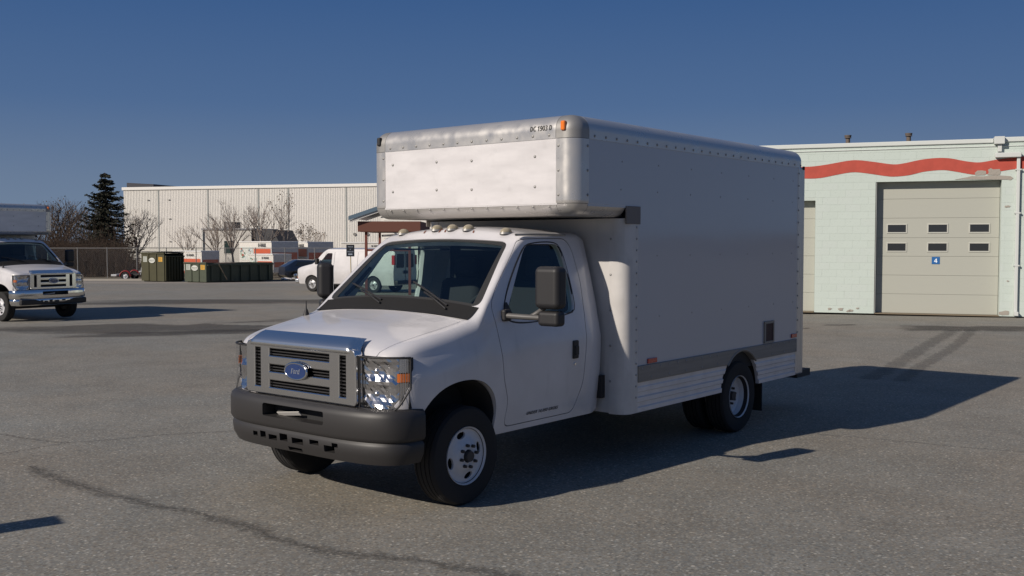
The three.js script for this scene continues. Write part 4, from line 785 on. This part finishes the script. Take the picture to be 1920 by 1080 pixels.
{
  const g = 'rental trailers and trucks behind the fence';
  const corner = (u, D, L, th) => [px2X(u, D) - L * Math.cos(th), groundY(D), -D + L * Math.sin(th)];   // base so that the near right corner shows at pixel column u
  cargoTrailer('long white moving trailer with orange band and large picture panel', corner(509, 83, 6.3, -.9), -.9, 6.3, 2.4, 2.85, .75, { group: g, b0: .42, b1: .72, bx: 3.0, ly: .86, lw: 2.2, lx: 4.6, art: [1.5, 1.85, 2.6, 1.15], axles: [3.6, 4.6] });
  cargoTrailer('small white cargo trailer with orange band standing beside the dumpsters', corner(512, 75.8, 2.9, -.7), -.7, 2.9, 1.7, 1.80, .42, { group: g, bx: 1.0, lw: 1.3, lx: 2.0, ly: .80, art: [.5, 1.3, .8, .5] });
  cargoTrailer('white cargo trailer with orange band mostly hidden behind the olive dumpster', corner(378, 78, 3.4, -.6), -.6, 3.4, 1.7, 2.05, .5, { group: g, bx: 1.2, lw: 1.3, lx: 2.1, ly: .80, art: [.6, 1.6, .8, .5] });
  cargoTrailer('white moving trailer between the picture panel trailer and the white van', corner(577, 85, 5.4, -.9), -.9, 5.4, 2.4, 2.85, .75, { group: g, b0: .42, b1: .72, bx: 1.0, lw: 1.8, lx: 4.2, ly: .86, axles: [3.0, 4.0] });
  cargoTrailer('plain white cargo trailer standing behind the cargo van', [px2X(640, 88), groundY(88) - .05, -88], -.05, 4.6, 2.3, 2.90, .75, { group: g, b0: .42, b1: .72, lw: 1.2, ly: .86 });
  // dark hatchback standing in their shade
  const KC = [[.85, .35, .60, .55, .70, .66, .70, .72, .60, .74], [.70, .25, .76, .55, .84, .74, .80, .82, .66, .85], [0, .22, .80, .60, .87, .88, .82, .95, .72, .98], [-.35, .22, .80, .62, .88, .93, .84, 1.0, .74, 1.03], [-1.0, .22, .80, .65, .88, 1.30, .66, 1.38, .56, 1.42], [-2.2, .22, .80, .65, .88, 1.32, .66, 1.41, .56, 1.45], [-2.9, .22, .80, .65, .87, 1.0, .78, 1.10, .64, 1.13], [-3.2, .35, .72, .65, .82, .86, .74, .93, .62, .95]];
  const c = thing('parked_car', 'dark hatchback parked in shade behind the white van', 'car', [px2X(606, 72), groundY(72), -73], 0); c.rotation.set(0, .5, 0);
  let cb = sub(brush(loft(KC, .85, -3.2, 48)), T(new THREE.CylinderGeometry(.36, .36, 3, 26).rotateX(Math.PI / 2), 0, .3, 0), T(new THREE.CylinderGeometry(.36, .36, 3, 26).rotateX(Math.PI / 2), -2.45, .3, 0));
  part('body', clean(cb.geometry), phys(C(.012, .018, .035), .3, { clearcoat: 1 }), c);
  for (const s of [-1, 1]) { part('side_window', sidePatch(KC, [[-.55, .98], [-2.5, .98], [-2.25, 1.27], [-1.0, 1.27]], s, .004, 10, 4), phys(C(.02, .025, .03), .05), c); part('headlight', rbox(.66, .80, .56, .68, s * .62 - .12, s * .62 + .12, .03), M.chromeSoft, c); for (const x of [0, -2.45]) wheel(c, x, s * .76, 'front', M.chromeSoft, .83, .31); }
  part('windscreen', gridGeo(10, 6, (u, t) => { const x = lerp(-.40, -.98, t), z = lerp(-1, 1, u) * lerp(.72, .55, t); return [x, topY(KC, x, z) + .004, z]; }), phys(C(.02, .025, .03), .05), c);
  for (const [u, D3, s] of [[537, 70, .32], [546, 71, .24]]) { const q = part('litter', T(new THREE.IcosahedronGeometry(s, 1).scale(1.3, .28, .7), px2X(u, D3), groundY(D3) + .08, -D3), std(C(.62, .58, .55), .8), scene); const p = q.geometry.attributes.position; for (let i = 0; i < p.count; i++) p.setY(i, p.getY(i) + .05 * Math.sin(p.getX(i) * 19 + p.getZ(i) * 13)); tag(q, u < 540 ? 'crumpled pale litter on the ground before the small cargo trailer' : 'pale scrap of litter lying near the dark hatchback', 'litter', 'litter on the lot'); }
}

// ------------------------------------------------------------------ dumpsters and the roll-off container
{
  const sticker = (w, h, draw) => std(C(1, 1, 1), .6, 0, { map: textTex(w, h, draw) });
  const ov = sticker(128, 96, (x, w, h) => { x.fillStyle = '#c9cac2'; x.fillRect(0, 0, w, h); x.fillStyle = '#3d463a'; x.font = 'bold 34px sans-serif'; x.textAlign = 'center'; x.fillText('WASTE', 64, 58, 110); x.fillRect(24, 70, 80, 4); });
  const st = sticker(96, 96, (x, w, h) => { x.fillStyle = '#a9aca4'; x.fillRect(0, 0, w, h); x.fillStyle = '#70756f'; for (let k = 0; k < 6; k++) x.fillRect(12, 14 + k * 12, 70 - (k * 13 % 28), 4); });
  const ye = sticker(96, 64, (x, w, h) => { x.fillStyle = '#c99a3c'; x.fillRect(0, 0, w, h); x.fillStyle = '#7d5f22'; for (let k = 0; k < 4; k++) x.fillRect(10, 10 + k * 12, 74 - (k * 17 % 30), 4); });
  function dumpster(label, X, D, w, h, len, color, lid) {
    const o = thing('dumpster', label, 'dumpster', [X, groundY(D), -D], -.64, 'steel waste containers'); // front (local +z) turned to the sun
    const mat = std(color, .7, .1, { map: grimeTex }), prof = [[0, .08], [w, .08], [w, h], [0, h]];
    part('container', [box(0, w, .06, h, -.05, 0), box(0, .05, .06, h, -len, -.05), box(w - .05, w, .06, h * (lid ? .9 : 1), -len, -.05), box(.05, w - .05, .06, .12, -len, -.05), box(.05, w - .05, .12, h, -len, -len + .05)], mat, o);
    for (const k of [.333, .667]) part('front_rib', rbox(w * k - .05, w * k + .05, .08, h - .02, .0, .05, .01), mat, o);
    for (let k = 0; k < 7; k++) part('side_rib', rbox(w, w + .09, .1, h * .88, -len * (k + .5) / 7 - .05, -len * (k + .5) / 7 + .05, .01), mat, o);
    part('top_rim', [rbox(-.06, w + .06, h - .02, h + .07, -.06, .06, .02), rbox(w - .02, w + .1, h * .88, h * .88 + .09, -len, -.06, .02)], mat, o);
    part('lift_pocket', rbox(-.12, -.005, .55, .80, -.9, -.2, .01), M.dark, o);
    part('skid_rail', [box(.2, .32, 0, .06, -len, -.05), box(w - .32, w - .2, 0, .06, -len, -.05)], M.dark, o);
    if (lid) { part('lid', [T(rbox(.0, w / 2 - .01, 0, .05, -1.5, 0, .02), 0, h + .09, 0, -.03), T(rbox(w / 2 + .01, w, 0, .05, -1.5, 0, .02), 0, h + .09, 0, -.06)], std(C(.015, .016, .018), .6), o); part('hinge_bar', rod([0, h + .10, -1.5], [w, h + .10, -1.5], .035), M.dark, o); }
    part('label_sticker', new THREE.PlaneGeometry(.42, .36).translate(w * .17, h * .80, .004), st, o); part('label_sticker', new THREE.CircleGeometry(.5, 24).scale(.66, .34, 1).translate(w * .5, h * .76, .056), ov, o); part('label_sticker', new THREE.PlaneGeometry(.42, .30).translate(w * .84, h * .80, .004), ye, o);
    return o;
  }
  dumpster('tall olive steel dumpster with black lids', px2X(265, 67), 67, 2.5, 1.84, 1.5, C(.062, .058, .027), true);
  const d2 = dumpster('low grey green open roll-off container with long dark side', px2X(346, 64.8), 64.8, 2.2, 1.22, 5.3, C(.070, .083, .055), false);
  part('ladder_bar', rod([2.56, .2, -1.3], [2.56, 1.15, -.7], .03), std(C(.16, .13, .09), .8), d2);
  part('rubbish_heap', T(new THREE.IcosahedronGeometry(1, 2).scale(.8, .20, 1.6), 1.2, 1.04, -2.3), std(C(.16, .11, .08), .95), d2);
}
{ // red tow dolly by the fence
  const D = 70, o = thing('tow_dolly', 'small tow dolly with red fender and white wheel by the fence', 'trailer', [px2X(236, D), groundY(D), -D]);
  const w = new THREE.Group(); w.name = 'wheel'; o.add(w); w.position.set(0, .29, .1); w.scale.setScalar(.78); part('tyre', TY, M.rubber, w); part('rim', frontRim, M.wheelWhite, w);
  const w2 = w.clone(); o.add(w2); w2.position.z = -1.6; w2.rotation.y = Math.PI;
  part('fender', new THREE.TorusGeometry(.36, .05, 6, 22, Math.PI).scale(1, 1, 2.4).translate(0, .29, .1), std(C(.28, .02, .02), .5), o); part('fender', new THREE.TorusGeometry(.36, .05, 6, 22, Math.PI).scale(1, 1, 2.4).translate(0, .29, -1.6), std(C(.28, .02, .02), .5), o);
  part('deck_frame', [box(-.5, .9, .36, .44, -1.5, 0), rod([.9, .4, -.75], [1.9, .4, -.75], .05)], M.steelDark, o);
  part('tail_board', rbox(-1.0, -.62, .28, .42, -1.6, .1, .02), std(C(.5, .5, .5), .5), o); part('winch_post', [rod([1.0, .4, 0], [1.1, .95, 0], .04), rbox(.9, 1.25, .55, .66, -.1, .1, .02)], std(C(.42, .42, .42), .5), o);
}

// ------------------------------------------------------------------ chain-link fence
{
  const A = [px2X(90, 74), -74], Bp = [px2X(640, 74), -74], L = Bp[0] - A[0], o = thing('chain_link_fence', 'grey chain-link fence with round posts along the far edge of the lot', 'fence', [A[0], groundY(74), -74]);
  const gal = std(C(.24, .235, .23), .55, .4), H = 2.25, wires = [];
  for (let x = 0; x <= L + .01; x += 2.15) part('post', rod([x, -.1, 0], [x, H + .05, 0], .035, .035, 8), gal, o);
  part('top_rail', rod([0, H, 0], [L, H, 0], .024, .024, 6), gal, o);
  for (let x = -H; x < L; x += .13) { const a = Math.max(0, x), b = Math.min(L, x + H); wires.push(rod([a, .05 + (a - x), .03], [b, .05 + (b - x) - .05, .03], .0035, .0035, 3), rod([a, H - (a - x), .034], [b, H - (b - x) + .05, .034], .0035, .0035, 3)); }
  part('wire_mesh', wires, gal, o, 'stuff');
}

// ------------------------------------------------------------------ trees and scrub
const bark = std(C(.115, .088, .072), .95), barkPale = std(C(.33, .275, .235), .95), needle = std(C(.030, .031, .019), .95), twigBrown = std(C(.125, .085, .058), .97), deadLeaf = std(C(.13, .09, .055), .95);
function bareTree(label, X, D, H, spread, o2 = {}) {
  const o = thing(o2.name || 'bare_tree', label, 'tree', [X, groundY(D) - .1, -D], rnd() * 6, o2.group), trunk = [], crown = [], leaves = [], mat = o2.mat || bark;
  const grow = (p, d, len, r, depth) => {
    let q = p.clone(), dir = d.clone(); const segs = depth < 2 ? 3 : 2;
    for (let s = 0; s < segs; s++) {
      const nd = dir.clone().add(V(rr(-1, 1), rr(-.4, .6), rr(-1, 1)).multiplyScalar(.16)).normalize(), e = q.clone().addScaledVector(nd, len / segs), r0 = lerp(r, r * .62, s / segs), r1 = lerp(r, r * .62, (s + 1) / segs);
      (depth < 1 ? trunk : crown).push(rod(q.toArray(), e.toArray(), r0, r1, depth < 2 ? 6 : 3)); q = e; dir = nd;
      if (depth >= 1 && depth < 5 && rnd() < .75) { const sd = dir.clone().add(V(rr(-1, 1), rr(0, .7), rr(-1, 1)).multiplyScalar(.9)).normalize(); grow(q.clone(), sd, len * rr(.45, .65), r1 * .6, depth + 2); }
    }
    if (depth < (o2.levels || 5)) { const k = depth === 0 ? (o2.stems || 4) : 2 + (rnd() < .5 ? 1 : 0); for (let i = 0; i < k; i++) { const a = i / k * 6.283 + rr(-.5, .5), nd = dir.clone().multiplyScalar(depth ? 1 : .9).add(V(Math.cos(a), rr(.0, .35), Math.sin(a)).multiplyScalar(spread * rr(.5, 1.1))).normalize(); grow(q.clone(), nd, len * rr(.62, .82), r * .58, depth + 1); } }
    else if (o2.leaf && rnd() < o2.leaf) for (let i = 0; i < 2; i++) { const g = new THREE.PlaneGeometry(.07, .10); leaves.push(T(g, q.x + rr(-.2, .2), q.y + rr(-.3, .1), q.z + rr(-.2, .2), rr(0, 3), rr(0, 6), 0)); }
  };
  grow(V(0, 0, 0), V(rr(-.06, .06), 1, rr(-.06, .06)).normalize(), H * .28, o2.r || H * .018, 0);
  const all = [...trunk, ...crown]; let mx = 0; for (const g of all) { g.computeBoundingBox(); mx = Math.max(mx, g.boundingBox.max.y); }
  const k = H / mx; [...all, ...leaves].forEach(g => g.scale(k, k, k));
  part('trunk', trunk, mat, o); part('crown', crown, mat, o); if (leaves.length) part('leaves', leaves, deadLeaf, o, 'stuff'); return o;
}
{ // spruce: whorls of drooping boughs covered with needle sprays
  const D = 84, H = 8.6, o = thing('spruce_tree', 'dark pointed spruce tree rising above the bare trees', 'tree', [px2X(200, D), groundY(D) - .1, -D]);
  part('trunk', rod([0, 0, 0], [0, H, 0], .17, .02, 8), bark, o); const nd = [], bo = [];
  for (let y = 1.0; y < H - .1; y += rr(.24, .40)) {
    const R = 3.5 * Math.pow(1 - y / H, .78) + .10, n = y > H - 1 ? 5 : 9, ph = rnd() * 6;
    for (let i = 0; i < n; i++) {
      const a = ph + i / n * 6.283 + rr(-.2, .2), r = R * rr(.6, 1.25), droop = rr(.05, .30) * r, S = 8;
      const yb = y + rr(-.22, .22); let prev = V(0, yb, 0);
      for (let s = 1; s <= S; s++) {
        const t = s / S, p = V(Math.cos(a) * r * t, yb - droop * Math.sin(t * 2.2) + (t > .75 ? (t - .75) * .5 * r * .5 : 0), Math.sin(a) * r * t);
        bo.push(rod(prev.toArray(), p.toArray(), .022 * (1.1 - t) + .004, .02 * (1 - t) + .004, 3));
        for (let q = 0; q < 8; q++) { const L = rr(.18, .42) * (1.15 - t * .5), g = new THREE.PlaneGeometry(L, .05); nd.push(T(g, L * .45, 0, 0, rr(-1, 1), 0, rr(-.7, .1)).rotateY(-a + rr(-1.3, 1.3)).translate(lerp(prev.x, p.x, rnd()), p.y + rr(-.05, .04), lerp(prev.z, p.z, rnd()))); }
        prev = p;
      }
    }
  }
  part('boughs', bo, bark, o); part('needles', nd, needle, o, 'stuff');
}
{
  const g = 'bare trees behind the fence', spots = [[70, 92, 6.4], [92, 95, 7.6], [112, 93, 6.9], [132, 96, 7.2], [150, 90, 6.4], [168, 94, 6.6], [222, 96, 7.0], [178, 88, 5.4], [44, 95, 6.2], [18, 94, 6.8]];
  for (const [u, D, H] of spots) bareTree('bare brown tree in the thicket beside the spruce', px2X(u, D), D, H, .55, { group: g, levels: 4, leaf: .25, stems: 5 });
  bareTree('wide pale bare tree against the corner of the warehouse', px2X(256, 86), 86, 5.9, .62, { mat: barkPale, levels: 5, stems: 5 });
  bareTree('thin small bare tree between the joint lines of the warehouse', px2X(357, 92), 92, 4.8, .50, { mat: barkPale, levels: 4 });
  bareTree('spreading bare tree in front of the annex window', px2X(412, 92), 92, 5.6, .6, { mat: barkPale, levels: 5, stems: 5 });
  bareTree('tall bare tree between annex window and door', px2X(440, 91), 91, 6.9, .52, { mat: barkPale, levels: 5, stems: 5 });
  bareTree('tall bare tree in front of the lean-to roof', px2X(484, 92), 92, 6.8, .55, { mat: barkPale, levels: 5, stems: 5 });
  bareTree('slim upright sapling keeping a few leaves before the warehouse', px2X(536, 93), 93, 8.0, .26, { mat: barkPale, levels: 4, leaf: .35, r: .07 });
  bareTree('low sapling with scattered brown leaves above the trailers', px2X(575, 93), 93, 5.0, .36, { mat: barkPale, levels: 4, leaf: .45, r: .05 });
  bareTree('low twiggy sapling above the white van', px2X(608, 93), 93, 4.4, .28, { mat: barkPale, levels: 3, r: .05 });
  // scrub: nobody could count its twigs
  const tw = [];
  for (let i = 0; i < 12000; i++) { const u = rr(-40, 262), D = rr(78, 92), X = px2X(u, D), L = (rr(.8, 3.2) + (rnd() < .2 ? rr(0, 2) : 0)) * (u > 236 ? .5 : 1), a = rr(0, 6.28), l = rr(.05, .5); tw.push(rod([X, groundY(D) - .05, -D], [X + Math.cos(a) * l * L, groundY(D) + L, -D + Math.sin(a) * l * L], rr(.012, .03), .004, 3)); }
  const sc = part('scrub', tw, twigBrown, scene, 'stuff'); sc.userData.label = 'brown thicket of bare scrub behind the fence'; sc.userData.category = 'scrub';
  bareTree('faint bare tree showing above the warehouse roof', px2X(274, 150), 150, 11.8, .6, { levels: 4, stems: 5 });
}
{ // distant wooded rise closing the view all round the lot
  const g = gridGeo(220, 3, (u, v) => { const a = lerp(-2.2, 2.6, u), h = 5.5 + 4.5 * fbm(u * 46, 2, 64, 4), r = 300 + v * 8; return [Math.sin(a) * r, -4.5 + v * h, -Math.cos(a) * r]; });
  struct('far_hills', g, std(C(.075, .066, .055), 1));
}

renderer.render(scene, camera);
